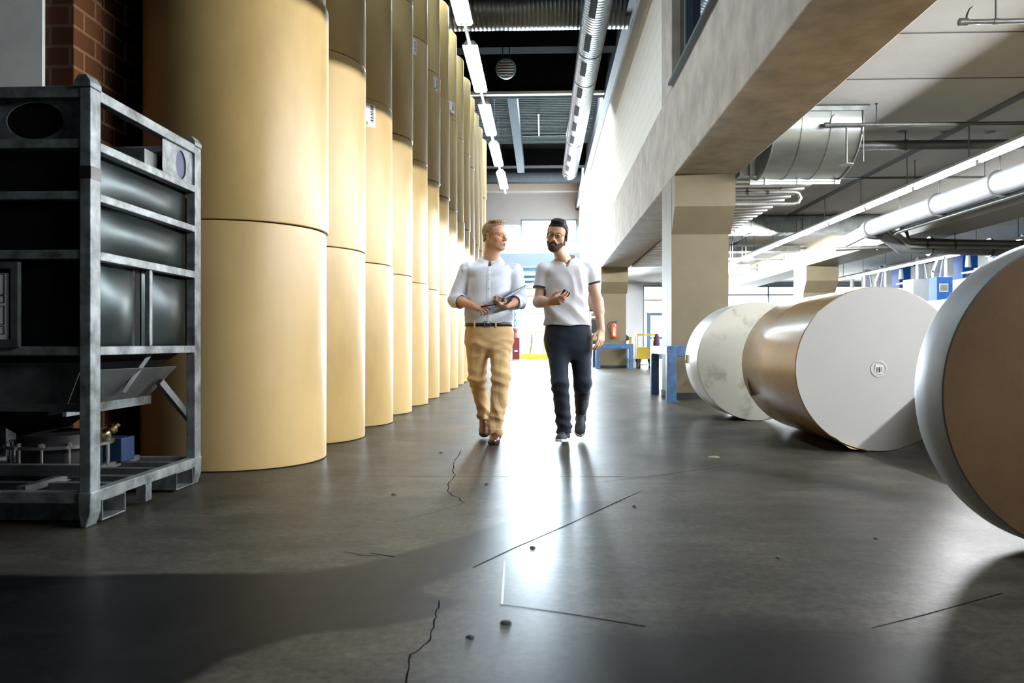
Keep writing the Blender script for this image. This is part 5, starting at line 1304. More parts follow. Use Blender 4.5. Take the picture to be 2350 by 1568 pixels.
def shoe(parent, name, heel, toe, up, m, ms, width=.048, h=.075, sole_h=.024, sneaker=False, ank=None, toe_up=0.0):
    """Shoe in its own frame: heel and toe are sole points; up is the sole's normal."""
    heel, toe = v3(heel), v3(toe); f = nz(toe - heel); u = np.asarray(up, float); u = nz(u - f * (u @ f)); s = np.cross(f, u); L = np.linalg.norm(toe - heel)
    R = np.stack([s, f, u], 1)
    g = .003; F = Field(np.arange(-.075, .076, g), np.arange(-.03, L + .03, g), np.arange(-.01, .16, g))
    F.add(RC((0, .040, .045), (0, L * .55, .040), .036, .040), .02); F.add(EL((0, L - .070, .022), (width * .98, .070, .044 if sneaker else .038)), .03)
    F.add(EL((0, .040, .035), (.036, .042, .050)), .02); F.add(RC((0, .055, .05), (0, .052, .105 if not sneaker else .098), .040, .040, cap=True), .03); F.add(RC((0, .075, .085), (0, L * .62, .052), .030, .026), .03)
    F.sub(RC((0, .055, .09), (0, .05, .14), .032, .034), .004)
    F.cut(lambda X, Y, Z: sole_h * .8 - Z + 0 * X + 0 * Y)
    W_ = lambda V: heel + V @ R.T
    V, Q = F.mesh(); o = link_mesh(name, W_(V), Q, m, parent)
    G = Field(F.ax[0], F.ax[1], np.arange(-.012, .05, .003))
    def so(X, Y, Z):
        t = np.clip(Y / L, 0, 1); w = np.interp(t, SOLE_T, np.convolve(np.pad(np.interp(SOLE_T, [0, .03, .15, .4, .72, .9, 1], [.024, .032, .038, .036, width + .003, width - .006, .016]), 8, mode='edge'), np.ones(17) / 17, 'valid'))
        e = np.maximum(np.abs(X) - w, np.maximum(-.004 - Y, Y - L - .002)); return np.maximum(e, np.maximum(Z - sole_h, -Z))
    G.add(FN(so, (-.07, -.02, -.005), (.07, L + .02, sole_h + .005)), .004); V, Q = G.mesh(2)
    link_mesh('sole', W_(V), Q, ms, o)
    if sneaker:
        mb = MB()
        for k in range(4):
            y = L * (.42 + .075 * k); z = .088 - .011 * k; mb.tube([W_(np.array([(x, y - .004 * k, z - abs(x) * .45)]))[0] for x in (-.028, 0, .028)], .0028, 6)
        for sgn in (-1, 1): mb.tube([W_(np.array([p]))[0] for p in ((0, L * .40, .096), (sgn * .030, L * .42, .098), (sgn * .052, L * .46, .078))], .0022, 6)
        mb.build('laces', M['lace'], o, smooth=40)
    return o
M['lace'] = mat('navy_lace', (.10, .12, .16), .8)
def band(name, parent, sec, z0, z1, m, grow=.004, tilt=0.0, n=72):
    """Thin belt-like band around a LOFT section stack."""
    mb = MB()
    def P(u, v):
        z = z0 + (z1 - z0) * v; cx, cy, a, b, e = [float(q) for q in sec.at(np.array(z))]; t = 2 * math.pi * u; c, s_ = math.cos(t), math.sin(t)
        return Vector((cx + (a + grow) * math.copysign(abs(c) ** (2 / e), c), cy + (b + grow) * math.copysign(abs(s_) ** (2 / e), s_), z + tilt * c))
    mb.grid(P, n, 1); o = mb.build(name, m, parent, smooth=50, fix=False)
    so = o.modifiers.new('thickness', 'SOLIDIFY'); so.thickness = .004; so.offset = 1
    return o
def collar(parent, c, Rh, zf, zb, m, name='collar', r0=.064, r1=.088, drop=.045, gap=.10, point=.05, trim=None, back=.02, rot_=0.0):
    """Turned-down collar: stand, fold and falling leaf running from one front point round the neck to the other."""
    c = v3(c)
    def P(u, v):
        t = rot_ + gap + (2 * math.pi - 2 * gap) * u; fr = (1 + math.cos(t - rot_)) / 2           # 1 at the front
        top = zb + (zf - zb) * fr ** 1.4
        e = max(0, fr - .72) / .28
        if v < .5: q = v * 2; r = r0 + .004 * q; z = top - .022 * (1 - q)
        else: q = (v - .5) * 2; r = r0 + .004 + (r1 - r0) * q + .012 * e * q; z = top - (drop + point * e ** 1.5) * q + .004 * math.sin(math.pi * q)
        return Vector((c[0] + r * math.sin(t), c[1] - r * .95 * math.cos(t) + back * (1 - fr), z))
    mb = MB(); mb.grid(P, 64, 24)
    ms = [m]
    if trim:
        ms.append(trim)
        for i in range(len(mb.f)):
            row = i // 64
            if row in (19, 22): mb.mi[i] = 1
    o = mb.build(name, ms, parent, smooth=60, fix=False)
    so = o.modifiers.new('thickness', 'SOLIDIFY'); so.thickness = .0035; so.offset = 0
    return o
def hairdo(parent, hd, hl, g, m, tufts, name='hair', step=.0022, amp=.002, cut_y=None):
    c = hd.c; F = Field(np.arange(c[0] - .125, c[0] + .125, step), np.arange(c[1] - .125, c[1] + .14, step), np.arange(c[2] - .11, c[2] + .16, step))
    for p, k in hd.skull(g): F.add(p, k)
    F.add(hd.el((0, .035, -.03), (.066 + g * .6, .058 + g * .6, .055)), .02)
    for tf in tufts: F.add(hd.el(*tf), .018)
    R, k_ = hd.R, hd.k
    def cut(X, Y, Z):
        px, py, pz = X - c[0], Y - c[1], Z - c[2]
        y = (px * R[0, 1] + py * R[1, 1] + pz * R[2, 1]) / k_; z = (px * R[0, 2] + py * R[1, 2] + pz * R[2, 2]) / k_; x = (px * R[0, 0] + py * R[1, 0] + pz * R[2, 0]) / k_
        return np.interp(y, hl[0], hl[1]) + hl[2] * np.maximum(0, np.abs(x) - .035) * (y < -.03) - z
    F.cut(cut, .006); V, Q = F.mesh(1); N = normals(V, Q); q = hd.loc(V)
    V = V + N * ((ridge(q * np.array([150, 38, 90])) - .5) * amp * 2 + (vnoise(q * 45) - .5) * amp * 2)[:, None]
    return link_mesh(name, V, Q, m, parent)
def pose_axes(xs, ys, zs): return axis(*xs), axis(*ys), axis(*zs)
# ---------------------------------------------------------------- left man: light blue shirt, khaki trousers
def man_one():
    P = lambda px, py, y: v3(at(px, py, y))
    yt = 6.56
    sk = (.62, .35, .23)
    J = dict(neck=P(1125, 598, yt + .01), shR=P(1073, 622, yt + .01), shL=P(1181, 624, yt), elR=P(1046, 688, 6.53), elL=P(1192, 690, 6.50),
             wrR=P(1086, 702, 6.345), wrL=P(1161, 701, 6.34), hipR=P(1099, 772, yt + .01), hipL=P(1146, 772, yt), knR=P(1095, 868, 6.56), knL=P(1150, 868, 6.44), anR=P(1111, 958, 6.86), anL=P(1137, 986, 6.47))
    hd = Head(P(1135, 541, yt - .02), rot(math.radians(58), math.radians(2), math.radians(-3)), 1.02)
    x0, x1 = J['elR'][0] - .10, J['elL'][0] + .10
    F = Field(axis((x0, x1, .0026)), axis((6.16, 6.72, .0026), (6.72, 7.05, .012)), axis((.05, .86, .012), (.86, 1.28, .0026), (1.28, 1.44, .006), (1.44, 1.88, .0023)))
    hd.build(F, fat=.003)
    F.add(RC(J['neck'] + [0, .015, -.06], hd.w((0, .022, -.055)), .066, .058), .03)
    F.add(RC(J['neck'] + [0, -.02, -.03], hd.w((0, -.028, -.075)), .040, .036), .03)
    F.add(RC(J['neck'] + [-.02, .02, -.08], J['shR'], .045, .045), .03); F.add(RC(J['neck'] + [.02, .02, -.08], J['shL'], .045, .045), .03)
    zs = lambda py: H - (py - 787) * yt / F_
    F_ = F0 * 1.0
    cx = lambda px, y=yt: P(px, 700, y)[0]
    tors = [(P(0, 742, yt)[2], cx(1121), yt, .150, .105, 2.3), (P(0, 690, yt)[2], cx(1124), yt, .155, .110, 2.4), (P(0, 640, yt)[2], cx(1126), yt, .150, .105, 2.4), (P(0, 626, yt)[2], cx(1126), yt + .01, .110, .075, 2.2)]
    F.add(LOFT(tors), .02)
    for s in 'RL':
        F.add(RC(J['sh' + s], J['el' + s], .046, .040), .03); F.add(RC(J['el' + s], J['wr' + s], .045, .0275), .012)
        m = J['el' + s] * .62 + J['wr' + s] * .38; F.add(RC(J['el' + s], m, .046, .043), .012)
        F.add(RC(J['hip' + s], J['kn' + s], .07, .05), .03); F.add(RC(J['kn' + s], J['an' + s], .048, .034), .02)
    F.add(LOFT([(.80, cx(1121), yt, .13, .09, 2.2), (P(0, 745, yt)[2], cx(1121), yt, .15, .1, 2.2)]), .03)
    F.add(RC(J['anR'], P(1112, 990, 6.78), .034, .026), .02); F.add(RC(J['anL'], P(1133, 1012, 6.36), .034, .026), .02)
    hand(F, J['wrR'], P(1113, 707, 6.285) - J['wrR'], (.15, .75, -.65), True, [(50, 48, 25), (55, 50, 25), (58, 52, 28), (60, 55, 30)], .02, ((.75, .45, .45), (.9, .1, .45), (.9, 0, .45)), .98)
    hand(F, J['wrL'], P(1138, 699, 6.265) - J['wrL'], (.1, .45, .90), False, [(40, 60, 35), (45, 60, 35), (50, 60, 35), (55, 62, 35)], .02, ((.7, .55, .45), (.92, .15, .4), (.95, 0, .3)), .98)
    V, Q = F.mesh(1)
    C = hd.colour(V, sk, stubble=.10)
    C[V[:, 2] < .30] = (.05, .03, .022)
    arm = np.clip((V[:, 1] < 6.48) & (V[:, 2] < 1.25), 0, 1)[:, None]; C = C * (1 - arm * .06)
    q = hd.loc(V); br = np.exp(-(((np.abs(q[:, 0]) - .028) / .016) ** 2) - (((q[:, 2] - .0195) / .0035) ** 2)) * (q[:, 1] < -.06); C = C * (1 - .45 * br[:, None]) + np.array((.40, .27, .15)) * .45 * br[:, None]
    body = link_mesh('person', V, Q, M['skin'], org=(cx(1121), 6.5, 0), attrs={'tone': C})
    tag(body, 'fair-haired man in light blue shirt and khaki trousers looking aside while walking', 'person')
    hair = mat('sandy_hair', (.30, .225, .14), .6, var=.45, vscale=30, stretch=(3, 1, 2), dark=(.13, .085, .05))
    hairdo(body, hd, ([-.12, -.088, -.06, -.035, -.02, -.005, .02, .05, .10], [.088, .086, .075, .058, .038, .024, .010, -.035, -.055], .35), .006, hair, [((.012, -.045, .108), (.052, .042, .020)), ((-.018, -.02, .112), (.05, .05, .018))])
    # shirt
    sh = cloth('light_blue_shirt', (.78, .86, .98), 700, .10)
    S_ = Field(axis((x0 - .03, x1 + .03, .0036)), axis((6.30, 6.76, .0036)), axis((.95, 1.60, .0036)))
    b0 = P(0, 741, yt)[2]
    T = LOFT([(b0 - .03, cx(1121), yt, .187, .135, 2.3), (b0 + .02, cx(1121), yt, .196, .146, 2.3), (P(0, 715, yt)[2], cx(1122), yt, .200, .150, 2.3), (P(0, 680, yt)[2], cx(1124), yt, .186, .145, 2.4), (P(0, 645, yt)[2], cx(1126), yt, .182, .140, 2.5), (P(0, 618, yt)[2], cx(1126), yt + .01, .180, .118, 2.4), (J['neck'][2] - .025, cx(1126), yt + .02, .115, .09, 2.2), (J['neck'][2] + .004, cx(1126), yt + .02, .080, .076, 2.0)])
    S_.add(T, .02)
    for s, sg in (('R', -1), ('L', 1)):
        S_.add(RC(J['neck'] + [sg * .062, .025, -.046], J['sh' + s] + [sg * -.01, 0, -.005], .052, .066), .035)
        S_.add(RC(J['sh' + s], J['el' + s] + [sg * .004, .005, -.004], .072, .060), .022)
        d = nz(J['wr' + s] - J['el' + s]); e = J['el' + s] + d * .075
        S_.add(RC(J['el' + s] + [sg * .004, .005, -.004], e, .061, .058, cap=True), .016)
        S_.add(RC(e - d * .050, e, .062, .061, cap=True, cap0=True), .004)
    for s in 'RL':
        d = nz(J['wr' + s] - J['el' + s]); e = J['el' + s] + d * .075; S_.sub(RC(e - d * .03, e + d * .06, .050, .052), .003)
    S_.sub(RC(J['neck'] + [0, .0, -.06], hd.w((0, .0, -.06)), .066, .070), .006)
    S_.sub(EL(J['neck'] + [0, -.075, -.035], (.026, .05, .05)), .01)
    S_.cut(lambda X, Y, Z: b0 - .012 - Z + 0 * X + 0 * Y)
    V, Q = S_.mesh(1); N = normals(V, Q)
    side = np.abs(V[:, 0] - cx(1125)) / .18
    low = np.clip((1.16 - V[:, 2]) / .2, 0, 1)
    sl = np.clip((np.abs(V[:, 0] - cx(1125)) - .17) / .03, 0, 1)
    fold = folds(V, (.55, .2, .85), 9, 1.0) * .0062 * (.35 + .5 * low + .4 * side * (1 - sl)) + folds(V, (-.6, .1, .8), 12, 1.0, 3.0) * .0055 * (.3 + .8 * low) + folds(V, (.3, .5, .9), 17, .8, 9.0) * .0055 * sl + folds(V, (1, .2, .15), 10, 1.2, 5.) * .0035
    fold = fold * np.clip((V[:, 2] - b0) / .05, .15, 1)
    pl = np.exp(-((V[:, 0] - cx(1124) - .004 * np.sin(V[:, 2] * 9)) / .014) ** 4) * (N[:, 1] < -.3) * .0022
    V = V + N * (fold + pl)[:, None]
    so = link_mesh('shirt', V, Q, sh, body)
    collar(so, J['neck'] + [0, .01, 0], None, J['neck'][2] - .006, J['neck'][2] + .052, sh, r0=.070, r1=.108, drop=.036, point=.048, gap=.13, back=.015)
    bt = mat('pale_button', (.70, .74, .80), .35)
    for py in (647, 668, 690, 722):
        z = P(0, py, yt)[2]; cxx, cyy, a, b, e = [float(q_) for q_ in T.at(np.array(z))]
        mb = MB(); T_ = Matrix.Translation((cx(1126), cyy - b - .005, z)) @ Matrix.Rotation(HALF, 4, 'X'); mb.lathe([(.001, .003), (.005, .003), (.006, .0), (.006, -.002)], 12, T_); mb.build('button', bt, so, smooth=40)
    # trousers
    kh = cloth('khaki_cotton', (.76, .53, .27), 800, .10)
    zt = b0 + .004
    F2 = Field(axis((x0, x1, .0036)), axis((6.28, 7.02, .0036)), axis((.06, zt + .01, .0036)))
    B = LOFT([(zt - .27, cx(1122), yt + .01, .13, .09, 2.2), (zt - .21, cx(1122), yt + .01, .178, .126, 2.3), (zt - .13, cx(1122.5), yt + .01, .196, .136, 2.4), (zt - .06, cx(1122), yt, .192, .134, 2.3), (zt, cx(1121), yt, .183, .130, 2.3)])
    F2.add(B, .02)
    hR, hL = J['hipR'] + [-.004, 0, -.03], J['hipL'] + [.004, 0, -.03]
    F2.add(RC(hR, J['knR'] + [0, 0, .0], .098, .072), .045); F2.add(RC(J['knR'], J['anR'] + [0, 0, .012], .072, .054, cap=True), .03)
    F2.add(RC(hL, J['knL'], .098, .072), .045); F2.add(RC(J['knL'], J['anL'] + [-.003, -.012, -.030], .071, .060, cap=True), .03)
    F2.sub(RC(J['anR'] + [0, -.01, .04], J['anR'] + [0, .03, -.06], .046, .046), .003)
    dl = nz(J['anL'] - J['knL']); e = J['anL'] + [-.003, -.012, -.030]
    F2.add(RC(e - dl * .045, e, .064, .063, cap=True, cap0=True), .003); F2.sub(RC(e - dl * .03, e + dl * .06, .053, .055), .003)
    F2.cut(lambda X, Y, Z: Z - zt + 0 * X + 0 * Y)
    V, Q = F2.mesh(1); N = normals(V, Q); z = V[:, 2]
    kn = np.exp(-((z - J['knR'][2]) / .11) ** 2); hem = np.exp(-((z - .17) / .10) ** 2); cr = np.exp(-((z - .80) / .09) ** 2)
    f1 = folds(V, (.35, .1, 1), 13, 1.1) * .0085 * (.12 + .48 * kn + .9 * hem + .35 * cr) + folds(V, (-.4, .1, 1), 16, 1.1, 4.) * .0065 * (.05 + .45 * kn + .8 * hem + .5 * cr)
    f2 = folds(V, (1, .3, .12), 11, 1.0, 2.) * .006 * (1.0 - .6 * kn) * (1 - .75 * cr)
    V = V + N * (f1 + f2)[:, None]
    tr = link_mesh('trousers', V, Q, kh, body)
    bl = mat('dark_brown_belt', (.030, .018, .012), .35, spec=.6)
    belt = band('belt', body, B, zt - .038, zt - .002, bl, .005)
    mb = MB(); bx, by = cx(1121), yt - .139
    for (a_, b_, c_, d_) in ((bx - .026, bx + .026, zt - .044, zt - .039), (bx - .026, bx + .026, zt - .003, zt + .002), (bx - .026, bx - .021, zt - .044, zt + .002), (bx + .021, bx + .026, zt - .044, zt + .002), (bx - .004, bx + .02, zt - .023, zt - .019)): mb.box(a_, b_, by - .004, by + .004, c_, d_)
    mb.build('buckle', M['chrome'], belt)
    for px in (1092, 1140):
        xx = cx(px); mb = MB(); yy = yt - .13 * (1 - (abs(xx - cx(1121)) / .19) ** 2.3) ** (1 / 2.3) - .010; mb.box(xx - .007, xx + .007, yy - .003, yy + .004, zt - .05, zt + .006); mb.build('belt_loop', kh, tr, bevel=.002)
    br_ = mat('brown_leather', (.10, .030, .018), .22, spec=.6, coat=.4, var=.25, vscale=20); so_ = mat('dark_leather_sole', (.02, .012, .010), .5)
    shoe(body, 'shoe', P(1139, 1009, 6.585) * [1, 1, 0] + [0, 0, .002], P(1131, 1020, 6.30) * [1, 1, 0] + [0, 0, .004], (0, 0, 1), br_, so_, .047)
    shoe(body, 'shoe', J['anR'] + [.004, .055, -.075], P(1112, 1000, 6.745) * [1, 1, 0] + [0, 0, .008], (0, -.75, .6), br_, so_, .047)
    # clipboard, its dark sheet and the pen: things held in the hands
    a, b = P(1147, 692, 6.27), P(1212, 655, 6.42)
    d = nz(b - a); n = nz(np.cross(d, [0.25, 1, .25])); w = np.cross(n, d); L = np.linalg.norm(b - a)
    CBD = thing('clipboard', 'blue and white clipboard held against the left forearm of the man in the blue shirt', 'clipboard', Vector((a + b) / 2))
    Rm = Matrix(np.stack([w, d, n], 1).tolist()); c = Vector((a + b) / 2)
    mb = MB(); mb.obox(c, (.21, L, .004), Rm); mb.build('board', mat('blue_board', (.04, .10, .30), .35), CBD, bevel=.001)
    mb = MB(); mb.obox(c + Vector(n) * .0045 + Vector(d) * .01, (.20, L * .9, .003), Rm); mb.build('paper_sheets', M['label'], CBD)
    mb = MB(); mb.obox(c + Vector(n) * .010 + Vector(d) * L * .36, (.08, .03, .012), Rm); mb.build('clip', M['chrome'], CBD, bevel=.002)
    mb = MB(); p0, p1 = Vector(a + d * .01), Vector(a + d * L * .40); mb.prism([p0, p1, p1 + Vector((.004, -.02, -.045)), p0 + (p1 - p0) * .62 + Vector((0, -.025, -.062)), p0 + (p1 - p0) * .2 + Vector((0, -.02, -.030))], Vector(n) * .004 + Vector((0, .004, 0))); mb.build('leather_flap', M['black'], CBD)
    mb = MB(); p0, p1 = Vector(P(1103, 704, 6.262)), Vector(P(1150, 697, 6.262)); mb.tube([p0, p0.lerp(p1, .04), p0.lerp(p1, .7), p0.lerp(p1, .95), p1], [.003, .0062, .0062, .005, .0015], 12); pen = mb.build('barrel', M['black'], smooth=40)
    pen.name = 'pen'; ORG['pen'] = ORG.get('barrel', Vector(pen.location)); tag(pen, 'black pen held between both hands of the man in the blue shirt', 'pen')
F0 = 1828.0
man_one()
# ---------------------------------------------------------------- right man: grey polo shirt, dark blue trousers, beard and glasses
def man_two():
    P = lambda px, py, y: v3(at(px, py, y))
    yt = 6.58
    sk = (.66, .40, .27)
    J = dict(neck=P(1300, 597, yt + .01), shR=P(1249, 621, yt), shL=P(1351, 620, yt + .01), elR=P(1236, 693, 6.55), elL=P(1371, 692, 6.60),
             wrR=P(1264, 693, 6.335), wrL=P(1380, 757, 6.52), hipR=P(1280, 772, yt), hipL=P(1329, 772, yt + .01), knR=P(1285, 880, 6.45), knL=P(1337, 880, 6.55), anR=P(1296, 984, 6.50), anL=P(1333, 950, 6.90))
    hd = Head(P(1279, 540, yt - .04), rot(math.radians(-14), math.radians(6), math.radians(10)), 1.03)
    x0, x1 = J['elR'][0] - .09, J['elL'][0] + .14
    F = Field(axis((x0, x1, .0026)), axis((6.14, 6.72, .0026), (6.72, 7.1, .012)), axis((.05, .70, .012), (.70, 1.40, .0026), (1.40, 1.88, .0023)))
    hd.build(F)
    F.add(RC(J['neck'] + [0, .02, -.06], hd.w((0, .026, -.055)), .064, .056), .03); F.add(RC(J['neck'] + [-.005, -.02, -.04], hd.w((0, -.026, -.075)), .040, .036), .03)
    F.add(EL(J['neck'] + [-.012, -.052, -.012], (.010, .010, .012)), .02)
    F.add(RC(J['neck'] + [-.02, .02, -.08], J['shR'], .045, .045), .03); F.add(RC(J['neck'] + [.02, .02, -.08], J['shL'], .045, .045), .03)
    cx = lambda px, y=yt: P(px, 700, y)[0]
    zz = lambda py: P(0, py, yt)[2]
    F.add(LOFT([(zz(745), cx(1303), yt, .150, .10, 2.3), (zz(690), cx(1302), yt, .150, .105, 2.4), (zz(640), cx(1301), yt, .150, .10, 2.4), (zz(626), cx(1301), yt + .01, .11, .075, 2.2)]), .02)
    for s in 'RL':
        F.add(RC(J['sh' + s], J['el' + s], .050, .043), .03); F.add(RC(J['el' + s], J['wr' + s], .044, .029), .014)
        m = J['el' + s] * .66 + J['wr' + s] * .34; F.add(RC(J['el' + s], m, .045, .045), .02)
        F.add(RC(J['hip' + s], J['kn' + s], .07, .05), .03); F.add(RC(J['kn' + s], J['an' + s], .048, .034), .02)
    F.add(LOFT([(.80, cx(1304), yt, .13, .09, 2.2), (zz(745), cx(1303), yt, .15, .1, 2.2)]), .03)
    F.add(RC(J['anR'], P(1287, 1010, 6.40), .034, .026), .02); F.add(RC(J['anL'], P(1332, 985, 6.80), .034, .026), .02)
    tipsR, thR = hand(F, J['wrR'], P(1291, 689, 6.24) - J['wrR'], (.05, .80, .60), True, [(18, 28, 18), (24, 32, 20), (30, 36, 22), (36, 40, 25)], .03, ((.75, .5, .35), (.9, .1, .5), (.8, -.2, .6)), 1.02)
    hand(F, J['wrL'], P(1377, 800, 6.46) - J['wrL'], (-.65, .75, 0), False, [(14, 22, 14), (18, 24, 16), (22, 28, 18), (26, 30, 18)], .05, ((.75, .55, .35), (.92, .1, .35), (.9, -.05, .4)), 1.02)
    V, Q = F.mesh(1)
    C = hd.colour(V, sk, stubble=.0)
    C[V[:, 2] < .32] = (.03, .03, .035)
    q = hd.loc(V); br = np.exp(-(((np.abs(q[:, 0]) - .028) / .017) ** 2) - (((q[:, 2] - .0195) / .004) ** 2)) * (q[:, 1] < -.06); C = C * (1 - .85 * br[:, None]) + np.array((.06, .035, .025)) * .85 * br[:, None]
    body = link_mesh('person', V, Q, M['skin'], org=(cx(1303), 6.5, 0), attrs={'tone': C})
    tag(body, 'dark-haired bearded man with glasses in a grey polo shirt holding a phone', 'person')
    hair = mat('dark_hair', (.020, .015, .014), .7, var=.5, vscale=30, stretch=(3, 1, 2), spec=.25)
    hairdo(body, hd, ([-.12, -.086, -.06, -.035, -.022, -.008, .02, .05, .10], [.070, .068, .062, .042, .006, -.022, -.022, -.045, -.065], .15), .007, hair, [((.0, -.052, .104), (.055, .042, .024)), ((0, .0, .112), (.058, .06, .020))])
    # beard: follows the jaw and chin, open round the lips
    beard = mat('dark_brown_beard', (.050, .026, .017), .8, var=.6, vscale=40, dark=(.018, .010, .008))
    c = hd.c; st = .0021; G = Field(np.arange(c[0] - .10, c[0] + .10, st), np.arange(c[1] - .135, c[1] + .05, st), np.arange(c[2] - .17, c[2] + .02, st))
    g = .0065
    G.add(hd.el((0, -.040, -.040), (.057 + .003, .050 + .004, .070 + .004)), .01)
    for m in (-1, 1): G.add(hd.rc((m * .048, .004, -.060), (m * .022, -.064, -.100), .018 + g * .8, .016 + g), .03); G.add(hd.rc((m * .060, -.004, -.012), (m * .054, -.002, -.06), .010, .016), .02)
    G.add(hd.el((0, -.076, -.108), (.027 + g, .022 + g, .022 + g)), .02); G.add(hd.el((0, -.086, -.070), (.030, .019, .024)), .014); G.add(hd.el((0, -.0935, -.0575), (.026, .0095, .0075)), .008)
    R = hd.R
    def bcut(X, Y, Z):
        px, py, pz = X - c[0], Y - c[1], Z - c[2]; k_ = hd.k
        x = np.abs(px * R[0, 0] + py * R[1, 0] + pz * R[2, 0]) / k_; y = (px * R[0, 1] + py * R[1, 1] + pz * R[2, 1]) / k_; z = (px * R[0, 2] + py * R[1, 2] + pz * R[2, 2]) / k_
        top = np.interp(x, [0, .004, .018, .028, .040, .050, .058, .07], [-.052, -.0525, -.055, -.064, -.066, -.055, -.030, .005])
        lips = .0075 - np.sqrt(((x) / .020 * .0075) ** 2 + ((z + .0735)) ** 2 + 0 * y); lips = np.where(y < -.075, lips, -1)
        return np.maximum(np.maximum(z - top, lips), np.maximum(y - .006, z + .0 - .02 + 0 * x))
    G.cut(bcut, .004); V, Q = G.mesh(1); N = normals(V, Q); V = V + N * ((ridge(V * 140) - .5) * .004)[:, None]
    link_mesh('beard', V, Q, beard, body)
    # glasses
    w = lambda p: Vector(hd.w(p))
    fr = mat('dark_tortoise_frame', (.035, .016, .012), .3, spec=.6)
    mb = MB()
    for m in (-1, 1):
        pts = []
        for k in range(28):
            t = 2 * math.pi * k / 28; e = 3.2; cc, ss = math.cos(t), math.sin(t)
            px_, pz_ = .0255 * math.copysign(abs(cc) ** (2 / e), cc), .0170 * math.copysign(abs(ss) ** (2 / e), ss); x = m * .0335 + px_
            pts.append(w((x, -.105 + 3.2 * max(0, abs(x) - .03) ** 2 * 2.2, -.0025 + pz_ * (1.0 if pz_ > 0 else .95))))
        mb.tube(pts + [pts[0]], .0019, 8, caps=False)
        mb.tube([w((m * .058, -.099, .007)), w((m * .072, -.085, .007)), w((m * .080, -.02, .005)), w((m * .081, .012, -.002))], .0019, 8)
    mb.tube([w((-.010, -.104, .004)), w((0, -.1085, .006)), w((.010, -.104, .004))], .0019, 8)
    gl = mb.build('glasses', fr, body, smooth=40)
    for m in (-1, 1):
        mb = MB(); pts = []
        for k in range(24):
            t = 2 * math.pi * k / 24; e = 3.2; cc, ss = math.cos(t), math.sin(t); x = m * .0335 + .0255 * math.copysign(abs(cc) ** (2 / e), cc)
            pts.append(w((x, -.105 + 3.2 * max(0, abs(x) - .03) ** 2 * 2.2, -.0025 + .0165 * math.copysign(abs(ss) ** (2 / e), ss))))
        mb.quad(*pts); mb.build('lens', M['glass'], gl, fix=False)
    # polo shirt
    po = cloth('grey_polo_knit', (.69, .70, .74), 600, .10); nv = cloth('navy_trim', (.03, .035, .06), 600, .05)
    S_ = Field(axis((x0 - .02, x1, .0036)), axis((6.36, 6.80, .0036)), axis((.93, 1.60, .0036)))
    b0 = zz(747)
    T = LOFT([(b0 - .03, cx(1302), yt, .196, .150, 2.3), (b0 + .03, cx(1302), yt, .193, .146, 2.3), (zz(712), cx(1300), yt, .184, .142, 2.3), (zz(680), cx(1300), yt, .180, .140, 2.4), (zz(645), cx(1300), yt, .178, .138, 2.5), (zz(618), cx(1301), yt + .01, .172, .115, 2.4), (J['neck'][2] - .025, cx(1301), yt + .02, .115, .09, 2.2), (J['neck'][2] + .004, cx(1301), yt + .02, .080, .076, 2.0)])
    S_.add(T, .02)
    ends = {}
    for s, sg, fr_ in (('R', -1, .60), ('L', 1, .46)):
        S_.add(RC(J['neck'] + [sg * .062, .025, -.044], J['sh' + s] + [sg * -.01, 0, -.004], .052, .064), .035)
        a = J['sh' + s]; d = J['el' + s] - a; e = a + d * fr_; S_.add(RC(a, e, .071, .063 if s == 'R' else .066, cap=True), .022); ends[s] = (a, nz(d), e)
    for s in 'RL': a, d, e = ends[s]; S_.sub(RC(e - d * .03, e + d * .08, .056, .058), .003)
    S_.sub(RC(J['neck'] + [0, .0, -.06], hd.w((0, .01, -.06)), .066, .070), .006)
    S_.sub(RC(J['neck'] + [-.004, -.072, .01], J['neck'] + [0, -.115, -.075], .036, .004), .006)
    S_.cut(lambda X, Y, Z: b0 - .004 + .012 * (X - cx(1302)) * -1 - Z + 0 * Y)
    V, Q = S_.mesh(1); N = normals(V, Q)
    low = np.clip((1.22 - V[:, 2]) / .22, 0, 1); side = np.clip(np.abs(V[:, 0] - cx(1300)) / .17, 0, 1.3)
    fold = folds(V, (.5, .2, .9), 8, 1.0) * .006 * (.15 + .7 * low + .3 * side) + folds(V, (-.7, .1, .7), 10, 1.0, 3.) * .006 * (.1 + .9 * low) + folds(V, (.2, .1, 1), 15, .9, 6.) * .005 * low + folds(V, (1, .2, .3), 7, 1.2, 5.) * .003
    V = V + N * fold[:, None]
    so = link_mesh('polo_shirt', V, Q, po, body)
    for s in 'RL':
        a, d, e = ends[s]; q_ = Matrix(np.stack([nz(np.cross(d, [0, 1, 0])), nz(np.cross(np.cross(d, [0, 1, 0]), d)) * -1, d], 1).tolist()).to_4x4(); r = .0695 if s == 'R' else .0715
        mb = MB(); mb.lathe([(r - .004, -.018), (r, -.016), (r, -.004), (r - .004, -.001)], 40, Matrix.Translation(Vector(e)) @ q_); mb.build('sleeve_trim', nv, so, smooth=40)
    collar(so, J['neck'] + [0, .012, 0], None, J['neck'][2] - .010, J['neck'][2] + .052, po, r0=.070, r1=.112, drop=.038, point=.044, gap=.34, back=.012, trim=nv)
    # trousers
    nvt = cloth('dark_navy_trousers', (.010, .018, .034), 900, .10, .75)
    zt = b0 + .05
    F2 = Field(axis((x0, x1 - .06, .0036)), axis((6.30, 7.04, .0036)), axis((.06, zt + .01, .0036)))
    F2.add(LOFT([(zt - .33, cx(1305), yt, .13, .09, 2.2), (zt - .27, cx(1305), yt, .174, .122, 2.3), (zt - .18, cx(1304), yt, .190, .134, 2.4), (zt - .08, cx(1303), yt, .187, .130, 2.3), (zt, cx(1303), yt, .172, .122, 2.3)]), .02)
